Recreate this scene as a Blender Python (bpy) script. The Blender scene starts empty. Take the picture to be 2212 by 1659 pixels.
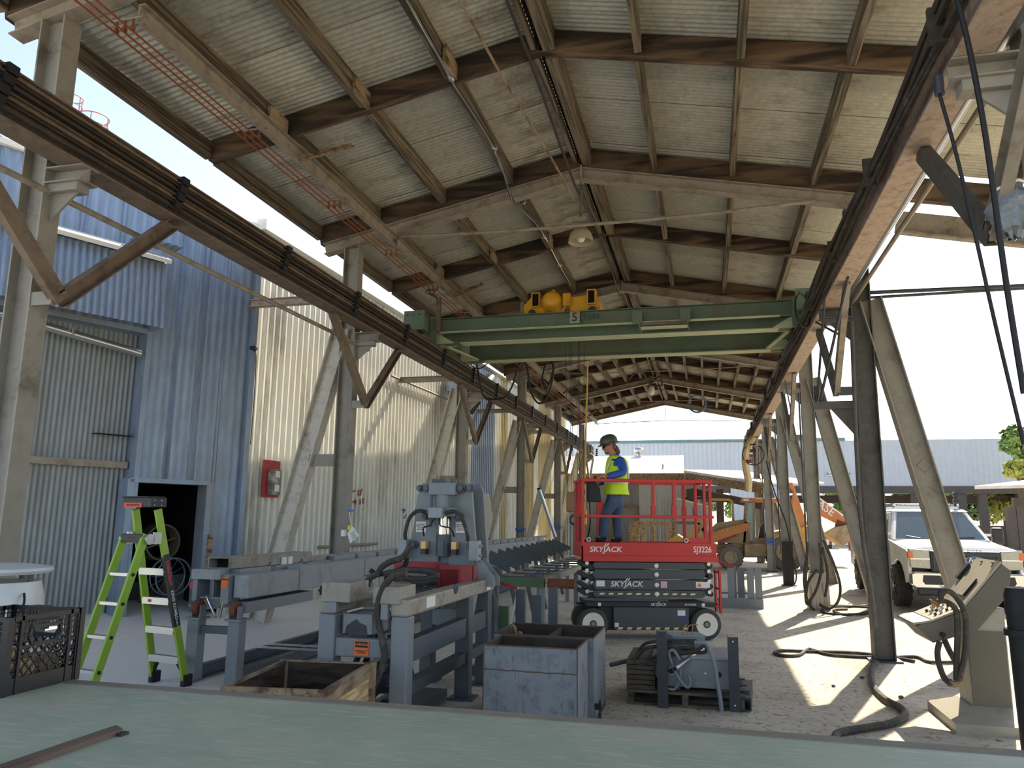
import bpy, bmesh, math, random
from math import sin, cos, pi, radians, sqrt
from mathutils import Vector as V, Matrix
random.seed(7)
sc = bpy.context.scene
COL = sc.collection
# ---------------------------------------------------------------- camera, sky, sun, exposure
def v3(*a): return V(a)
CAMZ = 1.8
FPX, VPX, VPY, ROLL = 1657.05, 1528.885, 1126.182, radians(-1.851)
dY = V((VPX-1106, -(VPY-829.5), -FPX)).normalized()
up0 = V((sin(ROLL), cos(ROLL), 0)); dZ = (up0 - dY*up0.dot(dY)).normalized(); dX = dY.cross(dZ)
cd = bpy.data.cameras.new('camera'); cam = bpy.data.objects.new('camera', cd); COL.objects.link(cam)
RW = Matrix((dX, dY, dZ))            # camera axes -> world (shed axis = +Y)
cam.matrix_world = Matrix.Translation((0, 0, CAMZ)) @ RW.to_4x4()
cd.sensor_width = 36; cd.lens = FPX/2212*36; cd.clip_end = 600; cd.clip_start = .05
sc.camera = cam
def at(px, py, Y):                   # a point of the place at distance Y along the shed
    d = RW @ V((px-1106, -(py-829.5), -FPX)); d *= Y/d.y
    return V((0, 0, CAMZ)) + d
def atx(px, py, X):
    d = RW @ V((px-1106, -(py-829.5), -FPX)); d *= X/d.x
    return V((0, 0, CAMZ)) + d
def atz(px, py, Z):
    d = RW @ V((px-1106, -(py-829.5), -FPX)); d *= (Z-CAMZ)/d.z
    return V((0, 0, CAMZ)) + d
SUN_EL, SUN_AZ = radians(45), radians(18)      # azimuth from +Y towards +X
w = bpy.data.worlds.new('sky'); sc.world = w; w.use_nodes = True
nt = w.node_tree; bg = nt.nodes['Background']; sky = nt.nodes.new('ShaderNodeTexSky')
sky.sky_type = 'NISHITA'; sky.sun_disc = False; sky.sun_elevation = SUN_EL; sky.sun_rotation = SUN_AZ
sky.air_density = 1.0; sky.dust_density = 1.2; sky.ozone_density = 1.0; sky.altitude = 50
hs = nt.nodes.new('ShaderNodeHueSaturation'); hs.inputs['Saturation'].default_value = .78   # hazy summer sky
nt.links.new(sky.outputs[0], hs.inputs['Color']); nt.links.new(hs.outputs[0], bg.inputs[0]); bg.inputs[1].default_value = 0.115
sl = bpy.data.lights.new('sun', 'SUN'); sl.energy = 4.1; sl.angle = radians(.6); sl.color = (1, .88, .67)
so = bpy.data.objects.new('sun', sl); COL.objects.link(so); so.location = (10, 30, 40)
sdir = V((sin(SUN_AZ)*cos(SUN_EL), cos(SUN_AZ)*cos(SUN_EL), sin(SUN_EL)))
so.rotation_euler = sdir.to_track_quat('Z', 'Y').to_euler()
vs = sc.view_settings; vs.view_transform = 'Standard'; vs.look = 'None'; vs.gamma = 1; vs.use_curve_mapping = False
vs.exposure = 1.45
try: sc.cycles.max_bounces = 10; sc.cycles.diffuse_bounces = 7
except Exception: pass

# ---------------------------------------------------------------- materials
def lin(c):
    return tuple(((x/255)/12.92 if x/255 <= .04045 else ((x/255+.055)/1.055)**2.4) for x in c)
MATS = {}
def M(name, rgb=None, rough=.6, metal=0., var=.12, scale=6., dirt=None, damt=.4, dscale=3., bump=0., stretch=(1,1,1), rand=0., emit=0, alpha=1, coat=0, grain=None):
    if rgb is None or name in MATS: return MATS[name]
    m = bpy.data.materials.new(name); m.use_nodes = True; MATS[name] = m
    t = m.node_tree; b = t.nodes['Principled BSDF']; L = t.links.new
    c = lin(rgb); b.inputs['Roughness'].default_value = rough; b.inputs['Metallic'].default_value = metal
    tc = t.nodes.new('ShaderNodeTexCoord'); mp = t.nodes.new('ShaderNodeMapping'); mp.inputs['Scale'].default_value = stretch
    L(tc.outputs['Object'], mp.inputs['Vector'])
    n = t.nodes.new('ShaderNodeTexNoise'); n.inputs['Scale'].default_value = scale; n.inputs['Detail'].default_value = 6; n.inputs['Roughness'].default_value = .65
    L(mp.outputs[0], n.inputs['Vector'])
    r = t.nodes.new('ShaderNodeValToRGB'); r.color_ramp.elements[0].position = .3; r.color_ramp.elements[1].position = .7
    r.color_ramp.elements[0].color = tuple(x*(1-var) for x in c)+(1,); r.color_ramp.elements[1].color = tuple(min(1, x*(1+var)) for x in c)+(1,)
    L(n.outputs[0], r.inputs[0]); out = r.outputs[0]
    if dirt:
        n2 = t.nodes.new('ShaderNodeTexNoise'); n2.inputs['Scale'].default_value = dscale; n2.inputs['Detail'].default_value = 8; n2.inputs['Roughness'].default_value = .7
        L(mp.outputs[0], n2.inputs['Vector'])
        r2 = t.nodes.new('ShaderNodeValToRGB'); r2.color_ramp.elements[0].position = .62-.3*damt; r2.color_ramp.elements[1].position = .78-.2*damt
        L(n2.outputs[0], r2.inputs[0])
        mx = t.nodes.new('ShaderNodeMix'); mx.data_type = 'RGBA'; L(r2.outputs[0], mx.inputs[0]); L(out, mx.inputs[6]); mx.inputs[7].default_value = lin(dirt)+(1,)
        out = mx.outputs[2]
    if grain:                      # dark streaks running along one axis
        gcol, gs, amt = grain
        mg = t.nodes.new('ShaderNodeMapping'); mg.inputs['Scale'].default_value = gs; L(tc.outputs['Object'], mg.inputs['Vector'])
        n3 = t.nodes.new('ShaderNodeTexNoise'); n3.inputs['Scale'].default_value = 1.; n3.inputs['Detail'].default_value = 7; n3.inputs['Distortion'].default_value = .6; L(mg.outputs[0], n3.inputs['Vector'])
        r3 = t.nodes.new('ShaderNodeValToRGB'); r3.color_ramp.elements[0].position = .5-.12*amt; r3.color_ramp.elements[1].position = .66-.1*amt
        L(n3.outputs[0], r3.inputs[0])
        mx = t.nodes.new('ShaderNodeMix'); mx.data_type = 'RGBA'; L(r3.outputs[0], mx.inputs[0]); L(out, mx.inputs[6]); mx.inputs[7].default_value = lin(gcol)+(1,)
        out = mx.outputs[2]
    if rand:
        oi = t.nodes.new('ShaderNodeObjectInfo'); mr = t.nodes.new('ShaderNodeMapRange'); mr.inputs[3].default_value = 1-rand; mr.inputs[4].default_value = 1+rand
        L(oi.outputs['Random'], mr.inputs[0]); hv = t.nodes.new('ShaderNodeHueSaturation'); L(mr.outputs[0], hv.inputs['Value']); L(out, hv.inputs['Color']); out = hv.outputs[0]
    L(out, b.inputs['Base Color'])
    if bump:
        bp = t.nodes.new('ShaderNodeBump'); bp.inputs['Strength'].default_value = bump; bp.inputs['Distance'].default_value = .02
        L(n.outputs[0], bp.inputs['Height']); L(bp.outputs[0], b.inputs['Normal'])
    if emit: L(out, b.inputs['Emission Color']); b.inputs['Emission Strength'].default_value = emit
    if alpha < 1: b.inputs['Alpha'].default_value = alpha
    if coat: b.inputs['Coat Weight'].default_value = coat
    return m
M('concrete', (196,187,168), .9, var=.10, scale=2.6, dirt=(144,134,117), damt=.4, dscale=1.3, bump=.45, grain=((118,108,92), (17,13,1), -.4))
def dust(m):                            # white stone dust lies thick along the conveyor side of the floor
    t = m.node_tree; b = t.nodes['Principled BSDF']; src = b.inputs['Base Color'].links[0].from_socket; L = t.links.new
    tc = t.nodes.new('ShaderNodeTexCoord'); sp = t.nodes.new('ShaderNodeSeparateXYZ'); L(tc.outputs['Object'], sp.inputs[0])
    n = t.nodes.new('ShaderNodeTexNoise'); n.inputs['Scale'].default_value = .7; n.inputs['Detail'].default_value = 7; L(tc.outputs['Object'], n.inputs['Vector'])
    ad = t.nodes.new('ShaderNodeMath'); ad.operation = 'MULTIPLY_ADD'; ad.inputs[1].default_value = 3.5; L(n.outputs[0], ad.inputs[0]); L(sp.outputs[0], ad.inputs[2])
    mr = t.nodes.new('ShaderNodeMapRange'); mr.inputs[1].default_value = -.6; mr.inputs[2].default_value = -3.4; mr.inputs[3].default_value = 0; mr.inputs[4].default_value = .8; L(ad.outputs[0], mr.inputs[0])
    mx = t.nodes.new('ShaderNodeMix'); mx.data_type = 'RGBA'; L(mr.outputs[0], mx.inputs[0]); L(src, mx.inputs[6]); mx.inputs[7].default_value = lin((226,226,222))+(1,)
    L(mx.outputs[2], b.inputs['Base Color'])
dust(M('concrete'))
M('roof_sheet', (182,179,164), .5, .3, var=.16, scale=14, rand=.10, dirt=(112,104,90), damt=.3, dscale=1.1)
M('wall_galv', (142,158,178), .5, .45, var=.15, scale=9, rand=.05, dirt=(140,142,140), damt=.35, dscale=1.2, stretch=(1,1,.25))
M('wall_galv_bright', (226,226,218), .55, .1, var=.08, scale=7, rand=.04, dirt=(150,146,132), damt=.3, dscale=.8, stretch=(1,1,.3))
M('wall_galv_old', (136,142,144), .55, .35, var=.15, scale=9, rand=.05, dirt=(122,120,112), damt=.4, dscale=1.1, stretch=(1,1,.25))
M('wall_tarnished', (190,176,132), .6, .2, var=.14, scale=4, rand=.12, dirt=(140,128,92), damt=.4, dscale=.9, stretch=(1,1,.25))
M('wood_y', (118,106,88), .85, var=.22, scale=3, rand=.2, stretch=(6,.5,6), grain=((62,52,40), (22,.8,22), .5), bump=.3)
M('wood_x', (100,80,58), .85, var=.25, scale=2.2, rand=.25, stretch=(.5,5,4), grain=((46,35,26), (.7,9,6), .85), bump=.3)
M('wood_pale', (150,130,104), .85, var=.2, scale=5, rand=.1, grain=((92,70,48), (14,3,14), .3))
M('ply', (186,150,104), .8, var=.2, scale=4, grain=((216,186,140), (3,3,26), .5))
M('beam_grey', (150,140,126), .7, .1, var=.14, scale=7, dirt=(110,96,80), damt=.4, dscale=4)
M('column_paint', (142,137,126), .65, .1, var=.14, scale=6, dirt=(96,86,74), damt=.35, dscale=3, rand=.06)
M('column_dark', (86,84,80), .6, .15, var=.2, scale=5, dirt=(58,52,46), damt=.4, dscale=3)
M('brace_white', (196,190,178), .7, 0, var=.1, scale=8, dirt=(140,128,112), damt=.35, dscale=5)
M('rail_dusty', (118,102,86), .75, .1, var=.18, scale=6, dirt=(84,70,58), damt=.45, dscale=5)
M('rail_dark', (70,62,54), .6, .3, var=.2, scale=6, dirt=(96,84,70), damt=.3, dscale=7)
M('rail_rust', (178,158,142), .8, .05, var=.16, scale=12, dirt=(138,108,90), damt=.4, dscale=9)
M('rust', (122,74,52), .85, .1, var=.25, scale=9, dirt=(80,52,42), damt=.4)
M('copper', (158,90,60), .5, .4, var=.15, scale=8)
M('zinc', (190,194,198), .3, .85, var=.06, scale=10)
M('steel_dark', (62,64,68), .5, .4, var=.15)
M('black', (22,22,24), .6, 0, var=.2)
M('rubber', (42,41,42), .8, 0, var=.2, scale=9, dirt=(92,86,78), damt=.2)
M('hose', (58,54,49), .75, 0, var=.2, scale=12, dirt=(104,96,84), damt=.35, dscale=7)
M('white_paint', (228,228,224), .45, 0, var=.04)
M('white_enamel', (236,230,214), .35, 0, var=.05)
M('shade_black', (16,16,17), .95, 0, var=.2)  # near-black colour that stands in for the shade inside hollows
M('chrome', (210,212,214), .12, 1.0, var=.03)
M('glass_dark', (40,52,56), .08, 0, var=.1, coat=.5)

# ---------------------------------------------------------------- mesh builder
FR = {}
class MB:
    def __init__(s): s.v = []; s.f = []
    def add(s, vs, fs):
        o = len(s.v); s.v += [V(x) for x in vs]; s.f += [tuple(i+o for i in f) for f in fs]; return s
    def box(s, c, d, R=None):
        x, y, z = d[0]/2, d[1]/2, d[2]/2
        vs = [V(p) for p in ((-x,-y,-z),(x,-y,-z),(x,y,-z),(-x,y,-z),(-x,-y,z),(x,-y,z),(x,y,z),(-x,y,z))]
        if R is not None: vs = [R @ p for p in vs]
        c = V(c)
        return s.add([p+c for p in vs], [(0,3,2,1),(4,5,6,7),(0,1,5,4),(1,2,6,5),(2,3,7,6),(3,0,4,7)])
    def bx(s, x0, x1, y0, y1, z0, z1):
        return s.box(((x0+x1)/2,(y0+y1)/2,(z0+z1)/2), (abs(x1-x0),abs(y1-y0),abs(z1-z0)))
    def frame(s, a, b, up):
        a, b = V(a), V(b); t = (b-a).normalized(); u = V(up)
        if abs(t.dot(u.normalized())) > .98: u = V((1,0,0)) if abs(t.x) < .9 else V((0,1,0))
        sd = t.cross(u).normalized(); u = sd.cross(t).normalized(); return a, b, t, sd, u
    def sect(s, a, b, poly, up=(0,0,1)):
        a, b, t, sd, u = s.frame(a, b, up); n = len(poly)
        vs = [a+sd*p+u*q for p, q in poly]+[b+sd*p+u*q for p, q in poly]
        fs = [tuple(range(n))[::-1], tuple(range(n, 2*n))]+[(i,(i+1)%n,n+(i+1)%n,n+i) for i in range(n)]
        return s.add(vs, fs)
    def bar(s, a, b, w, h, up=(0,0,1)):
        return s.sect(a, b, [(-w/2,-h/2),(w/2,-h/2),(w/2,h/2),(-w/2,h/2)], up)
    def ibeam(s, a, b, w, h, tf=.018, tw=.014, up=(0,0,1)):
        W, H, T, K = w/2, h/2, tf, tw/2
        return s.sect(a, b, [(-W,-H),(W,-H),(W,-H+T),(K,-H+T),(K,H-T),(W,H-T),(W,H),(-W,H),(-W,H-T),(-K,H-T),(-K,-H+T),(-W,-H+T)], up)
    def chan(s, a, b, w, h, t=.015, up=(0,0,1)):   # web on -side
        W, H = w/2, h/2
        return s.sect(a, b, [(-W,-H),(W,-H),(W,-H+t),(-W+t,-H+t),(-W+t,H-t),(W,H-t),(W,H),(-W,H)], up)
    def angle(s, a, b, w, h, t=.012, up=(0,0,1)):
        W, H = w/2, h/2
        return s.sect(a, b, [(-W,-H),(W,-H),(W,-H+t),(-W+t,-H+t),(-W+t,H),(-W,H)], up)
    def tubebox(s, a, b, w, h, t=.008, up=(0,0,1)):
        a, b, tt, sd, u = s.frame(a, b, up)
        for (p, q, ww, hh) in ((0,h/2-t/2,w,t),(0,-h/2+t/2,w,t),(w/2-t/2,0,t,h-2*t),(-w/2+t/2,0,t,h-2*t)):
            s.bar(a+sd*p+u*q, b+sd*p+u*q, ww, hh, u)
        return s
    def ring(s, c, n1, n2, r1, r2, n):
        return [c+n1*(r1*cos(2*pi*i/n))+n2*(r2*sin(2*pi*i/n)) for i in range(n)]
    def rings(s, rs, cap=True):
        n = len(rs[0]); vs = [p for r in rs for p in r]; fs = []
        for k in range(len(rs)-1):
            for i in range(n): fs.append((k*n+i, k*n+(i+1)%n, (k+1)*n+(i+1)%n, (k+1)*n+i))
        if cap: fs.append(tuple(range(n))[::-1]); fs.append(tuple(range((len(rs)-1)*n, len(rs)*n)))
        return s.add(vs, fs)
    def cyl(s, a, b, r, n=16, r2=None, cap=True):
        a, b, t, sd, u = s.frame(a, b, (0,0,1)); r2 = r if r2 is None else r2
        return s.rings([s.ring(a, sd, u, r, r, n), s.ring(b, sd, u, r2, r2, n)], cap)
    def tube(s, pts, r, n=7, cap=True, sub=0):
        pts = [V(p) for p in pts]
        if sub: pts = spline(pts, sub)
        rr = r if isinstance(r, (list, tuple)) else [r]*len(pts)
        if len(rr) != len(pts): rr = [rr[min(len(rr)-1, int(i*len(rr)/len(pts)))] for i in range(len(pts))]
        rs = []; prev = None
        for i, p in enumerate(pts):
            t = (pts[min(i+1,len(pts)-1)]-pts[max(i-1,0)]).normalized()
            if prev is None:
                u = V((0,0,1)) if abs(t.z) < .9 else V((1,0,0)); sd = t.cross(u).normalized()
            else:
                sd = (prev - t*prev.dot(t)).normalized()
            prev = sd; rs.append(s.ring(p, sd, t.cross(sd).normalized(), rr[i], rr[i], n))
        return s.rings(rs, cap)
    def lathe(s, c, prof, n=24, ax=(0,0,1)):         # prof: list of (radius, height)
        ax = V(ax).normalized(); u = V((1,0,0)) if abs(ax.x) < .9 else V((0,1,0)); n1 = (u-ax*u.dot(ax)).normalized(); n2 = ax.cross(n1)
        return s.rings([s.ring(V(c)+ax*h, n1, n2, max(r,1e-4), max(r,1e-4), n) for r, h in prof], cap=True)
    def ell(s, c, r, n=14, m=9, R=None):
        c = V(c); rs = []
        for k in range(m+1):
            a = -pi/2+pi*k/m; rr = max(cos(a), 1e-3); q = []
            for i in range(n):
                p = V((r[0]*rr*cos(2*pi*i/n), r[1]*rr*sin(2*pi*i/n), r[2]*sin(a))); q.append(c+(R @ p if R is not None else p))
            rs.append(q)
        return s.rings(rs)
    def prism(s, poly, o, u, v, d):                  # polygon in plane (u, v) extruded along vector d
        o, u, v, d = V(o), V(u), V(v), V(d); n = len(poly)
        vs = [o+u*p+v*q for p, q in poly]; vs += [x+d for x in vs]
        fs = [tuple(range(n))[::-1], tuple(range(n, 2*n))]+[(i,(i+1)%n,n+(i+1)%n,n+i) for i in range(n)]
        return s.add(vs, fs)
    def torus(s, c, R, r, n1, n2, n=24, m=7, a0=0, a1=2*pi):
        c, n1, n2 = V(c), V(n1), V(n2); k = n
        pts = [c+n1*(R*cos(a0+(a1-a0)*i/k))+n2*(R*sin(a0+(a1-a0)*i/k)) for i in range(k+1)]
        return s.tube(pts, r, m, cap=abs(a1-a0) < 6.2)
    def corr(s, o, u, L, pitch, amp, h, nrm, seg=6, trap=0):  # corrugated sheet: waves along u, generator vector h
        o, u, h, nrm = V(o), V(u), V(h), V(nrm); n = max(2, int(round(L/pitch*seg)))
        vs = []
        for i in range(n+1):
            x = L*i/n; q = sin(2*pi*x/pitch); q = max(-1, min(1, trap*(q-.12))) if trap else q; p = o+u*x+nrm*(amp*q); vs += [p, p+h]
        return s.add(vs, [(2*i,2*i+2,2*i+3,2*i+1) for i in range(n)])
    def quad(s, a, b, c, d): return s.add([a,b,c,d], [(0,1,2,3)])
    def islands(s):
        par = list(range(len(s.v)))
        def fd(i):
            while par[i] != i: par[i] = par[par[i]]; i = par[i]
            return i
        for f in s.f:
            for i in f[1:]: par[fd(i)] = fd(f[0])
        gr = {}
        for f in s.f: gr.setdefault(fd(f[0]), []).append(f)
        out = []
        for fs in gr.values():
            ids = sorted({i for f in fs for i in f}); mp = {i: k for k, i in enumerate(ids)}
            m = MB(); m.v = [s.v[i] for i in ids]; m.f = [tuple(mp[i] for i in f) for f in fs]; out.append(m)
        return out
    def build(s, name, mat, parent=None, smooth=False, bevel=0, local=False, ang=38):
        me = bpy.data.meshes.new(name); vs = s.v
        if parent is not None and not local:
            inv = FR[parent.as_pointer()].inverted(); vs = [inv @ p for p in vs]
        me.from_pydata([tuple(p) for p in vs], [], s.f); me.update()
        bm = bmesh.new(); bm.from_mesh(me); bmesh.ops.recalc_face_normals(bm, faces=bm.faces); bm.to_mesh(me); bm.free()
        if smooth:
            me.shade_smooth(); me.set_sharp_from_angle(angle=radians(ang))
        me.materials.append(M(mat) if isinstance(mat, str) else mat)
        o = bpy.data.objects.new(name, me); COL.objects.link(o)
        if parent is not None: o.parent = parent; FR[o.as_pointer()] = FR[parent.as_pointer()]
        else: FR[o.as_pointer()] = Matrix.Identity(4)
        if bevel:
            bv = o.modifiers.new('bevel', 'BEVEL'); bv.width = bevel; bv.segments = 2; bv.limit_method = 'ANGLE'
        return o
def spline(p, sub):                                   # Catmull-Rom through points
    out = []; n = len(p)
    for i in range(n-1):
        a, b, c, d = p[max(i-1,0)], p[i], p[i+1], p[min(i+2,n-1)]
        for k in range(sub):
            t = k/sub
            out.append(.5*((2*b)+(c-a)*t+(2*a-5*b+4*c-d)*t*t+(3*b-a-3*c+d)*t**3))
    out.append(p[-1]); return out
def tag(o, label=None, cat=None, group=None, kind=None):
    if label: o['label'] = label
    if cat: o['category'] = cat
    if group: o['group'] = group
    if kind: o['kind'] = kind
    return o
def T(name, label, cat, loc=(0,0,0), rz=0, group=None, kind=None):
    o = bpy.data.objects.new(name, None); COL.objects.link(o); o.empty_display_size = .2
    o.location = loc; o.rotation_euler = (0,0,rz)
    FR[o.as_pointer()] = Matrix.Translation(loc) @ Matrix.Rotation(rz, 4, 'Z')
    return tag(o, label, cat, group, kind)
def kids(o): return [c for c in bpy.data.objects if c.parent == o]
def copy_tree(o, parent=None, mv=None):
    c = o.copy(); COL.objects.link(c); FR[c.as_pointer()] = FR[o.as_pointer()]
    if parent is not None: c.parent = parent
    for ch in KID.get(o.as_pointer(), kids(o)): copy_tree(ch, c)
    return c
KID = {}
def dup(o, loc, rz=None, label=None):
    c = copy_tree(o); c.location = loc
    if rz is not None: c.rotation_euler = (0,0,rz)
    if label: c['label'] = label
    FR[c.as_pointer()] = Matrix.Translation(loc) @ Matrix.Rotation(c.rotation_euler.z, 4, 'Z')
    return c
def text(name, s, size, mat, parent, o, u, v, ext=.001, align='CENTER', shear=0, sx=1.):   # flat lettering: origin o, right u, up v
    cu = bpy.data.curves.new(name, 'FONT'); cu.body = s; cu.size = size; cu.align_x = align; cu.align_y = 'CENTER'; cu.extrude = ext; cu.shear = shear; cu.resolution_u = 3; cu.offset = size*.016
    ob = bpy.data.objects.new(name, cu); COL.objects.link(ob); bpy.context.view_layer.update()
    me = bpy.data.meshes.new_from_object(ob); COL.objects.unlink(ob); bpy.data.objects.remove(ob)
    u, v = V(u).normalized(), V(v).normalized(); nn = u.cross(v)
    Mx = Matrix(((u.x*sx,v.x,nn.x,o[0]),(u.y*sx,v.y,nn.y,o[1]),(u.z*sx,v.z,nn.z,o[2]),(0,0,0,1)))
    if parent is not None: Mx = FR[parent.as_pointer()].inverted() @ Mx
    me.transform(Mx); me.materials.clear(); me.materials.append(M(mat) if isinstance(mat, str) else mat)
    r = bpy.data.objects.new(name, me); COL.objects.link(r)
    if parent is not None: r.parent = parent; FR[r.as_pointer()] = FR[parent.as_pointer()]
    return r
X_, Y_, Z_ = V((1,0,0)), V((0,1,0)), V((0,0,1))
# ---------------------------------------------------------------- ground
XA, XL, XR = -1.8, -5.76, 2.215          # ridge, column lines
SL = .207                                # roof slope
FY = [5.29+6.266*k for k in range(6)]    # steel frames
def gz(x, y=0):
    if x < -6.2: return min(.13*(-6.2-x), .75)
    if x > 2.8: return min(.14*(x-2.8), .2)
    return 0.
b = MB(); xs = [-90,-11.97,-9,-7.4,-6.2,-3,0,2.8,4.2286,90]; ys = [-40,-5,4,10,16,24,34,50,80,160]
vs = [V((x,y,gz(x))) for x in xs for y in ys]; n = len(ys)
b.add(vs, [(i*n+j,(i+1)*n+j,(i+1)*n+j+1,i*n+j+1) for i in range(len(xs)-1) for j in range(n-1)])
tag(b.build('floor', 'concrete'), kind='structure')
# ---------------------------------------------------------------- roof
roof = T('ceiling', None, None, kind='structure')
def rz(d): return 7.76-SL*d              # sheet height at distance d from the ridge
NS = 51; PW = .684; y0 = 1.736  # near end of the roof left off, out of view, to let in skylight
def sheetmesh(sgn, d0, d1):
    m = MB(); o = V((XA+sgn*d0, 0, rz(d0))); h = V((sgn*(d1-d0), 0, -SL*(d1-d0)))
    m.corr(o, Y_, PW*9/8, PW/8, .016, h, V((sgn*SL,0,1)).normalized(), 6); return m
for sgn, d0, d1, cnt in ((-1,0,4.66,NS),(1,0,4.85,NS),(1,4.72,8.6,14)):
    first = None
    for k in range(cnt):
        if first is None: o = first = sheetmesh(sgn, d0, d1).build('roof_sheet', 'roof_sheet', roof, smooth=True, ang=60)
        else: o = first.copy(); COL.objects.link(o)
        o.location = (0, y0+k*PW, .014*(k % 2))
YE = y0+NS*PW
midY = [FY[0]-3.133]+[y+3.133 for y in FY[:5]]
allr = sorted(FY+midY)
for y in allr:                           # wooden rafters, one pair over each frame and each mid bay
    fr = y in FY or y < 0; bot = .36 if fr else .30
    for sgn in (-1, 1):
        de = 4.75 if sgn > 0 else 4.6
        m = MB(); hh = bot-.03
        a = V((XA, y, rz(0)-.03-hh/2)); e = V((XA+sgn*de, y, rz(de)-.03-hh/2)); m.bar(a, e, .13, hh)
        m.build('rafter', 'wood_x', roof)
        if sgn == 1 and y < 12:
            m = MB(); m.bar(e+V((.01,0,0)), V((XA+8.5, y, rz(8.5)-.03-hh/2)), .13, hh); m.build('rafter', 'wood_x', roof)
for i in range(len(allr)-1):             # purlins between the rafters
    ya, yb = allr[i]+.068, allr[i+1]-.068; dense = ya > FY[3]-.5
    ds = [0.1]+([.59*k for k in range(1, 8)] if dense else [1.17,2.34,3.5])+[4.7 if True else 0]
    for sgn in (-1, 1):
        for d in [q if not (sgn < 0 and q == 4.7) else 4.58 for q in ds]:
            hgt = .25 if not dense else .26; wd = .085 if d < 4.6 else .07
            if d == .1: hgt, wd = (.30, .14) if sgn == 1 else (.26, .06)
            zc = rz(d)-.02-hgt/2-(.02 if d > .1 else 0)
            m = MB(); x = XA+sgn*d; j = random.uniform(-.012,.012)
            m.bar((x+j, ya+random.uniform(0,.03), zc), (x+j, yb-random.uniform(0,.03), zc), wd, hgt); m.build('purlin', 'wood_y', roof)
    if yb < 12:
        for d in (5.95, 7.2, 8.45):
            zc = rz(d)-.16; m = MB(); m.bar((XA+d, ya, zc), (XA+d, yb, zc), .085, .24); m.build('purlin', 'wood_y', roof)
    for d in (1.17, 2.34, 3.5):          # short cleats nailed beside the purlin ends
        if not dense and i % 2 == 1:
            x = XA-d; zc = rz(d)-.20; m = MB(); m.bar((x+.075, yb-.42, zc), (x+.075, yb, zc), .05, .22); m.build('cleat', 'wood_pale', roof)
m = MB(); m.bar((2.78, 11.56, 6.10), (6.6, 11.56, 5.30), .02, .34); m.bar((2.78, 11.52, 5.93), (6.6, 11.52, 5.13), .12, .03)
m.build('fascia_channel', 'beam_grey', roof)
# steel roof beams on the frames
for k, y in enumerate(FY):
    for sgn in (-1, 1):
        m = MB(); m.ibeam((XA, y, 7.30), (XA+sgn*4.5, y, 7.30-SL*4.5), .17, .2, .014, .012); m.build('roof_beam', 'beam_grey', roof)
    m = MB(); m.box((XA, y, 7.31), (.03,.19,.26)); m.build('ridge_plate', 'beam_grey', roof)
    if k < 5:
        m = MB(); m.tube([(XA-3.37,y-.06,6.5),(XA-1.5,y-.06,6.43),(XA+1.5,y-.06,6.43),(XA+3.5,y-.06,6.5)], .028 if k == 1 else .014, 7, sub=4); m.build('tie_rod', 'beam_grey', roof)
m = MB(); m.tube([(XA,FY[5],7.2),(XA,FY[5],6.45)], .012, 5); m.tube([(XA-3.4,FY[5],6.36),(XA,FY[5],6.45),(XA+3.4,FY[5],6.36)], .016, 5, sub=3); m.build('tie_wire', 'steel_dark', roof)
for k in range(5):                       # grey steel channels between the frames, with a short knee strut at mid bay
    m = MB(); m.chan((-4.97, FY[k]+.1, 6.40), (-4.97, FY[k+1]-.1, 6.40), .07, .2, .012); m.build('support_channel', 'beam_grey', roof)
    ym = FY[k]+3.1
    m = MB(); m.angle((-4.93, ym-.15, 6.32), (-4.45, ym+.35, 6.72), .07, .07); m.build('knee_strut', 'wood_pale', roof)
# silver conduit clipped under the second purlin row on the left slope
t = T('conduit', 'long silver conduit clipped along a purlin of the left roof slope', 'pipe', (-2.85, 5, 6.9))
m = MB(); xs_ = -2.92; pts = []
for y in (4.0, 5.2, 6.6, 8.35, 8.5, 10.2, 11.3, 11.62, 13.5, 15.5, 17.9):
    pts.append((xs_+.02*sin(y*2), y, 7.22-.0+(-.24 if 11.0 < y < 11.7 else 0)+random.uniform(-.01,.01)))
m.tube(pts, .024, 8, sub=4); m.build('pipe', 'chrome', t, smooth=True)
for y in (6.6, 8.3, 10.2, 12.2, 13.9, 15.6):
    m = MB(); m.cyl((xs_+.02*sin(y*2), y-.035, 7.22), (xs_+.02*sin(y*2), y+.035, 7.22), .045, 10); m.build('clamp', 'zinc', t, smooth=True)
t = T('ridge_cable', 'thin pale cable slung loosely beside the ridge timber', 'cable', (-2.1, 5, 7))
m = MB(); m.tube([(-2.35,4.5,7.0),(-2.3,6.0,6.98),(-2.22,8.4,7.05),(-2.05,10.3,7.0),(-1.92,11.5,6.85)], .018, 6, sub=5); m.build('cable', 'wood_pale', t)
m = MB(); m.tube([(-1.98,4.5,7.42),(-1.95,8.4,7.38),(-1.9,11.5,7.1),(-1.9,14.5,7.35),(-1.88,17.8,7.1)], .02, 6, sub=5); m.build('cable', 'rail_dark', t)
# copper power lines
lines = [('lowest of three orange copper conductor lines under the left roof edge',-5.19),('middle one of three orange copper conductor lines under the roof',-5.10),('orange copper conductor line nearest the grey support channel',-5.01)]
for lb, x in lines:
    t = T('conductor_line', lb, 'power line', (x, 5, 6.2), group='copper conductor lines')
    m = MB(); m.bar((x, -.5, 6.2), (x, 36, 6.2), .010, .018); m.build('copper_bar', 'copper', t)
    for k in range(10):
        y = 5.35+2.09*k+.0
        m = MB(); m.box((x, y, 6.225), (.03,.04,.04)); m.cyl((x, y, 6.24), (x, y, 6.32), .012, 7); m.build('insulator', 'rust', t)
for k in range(10):
    m = MB(); m.bar((-5.24, 5.35+2.09*k, 6.325), (-4.9, 5.35+2.09*k, 6.325), .025, .016); m.build('line_hanger', 'beam_grey', roof)
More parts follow.
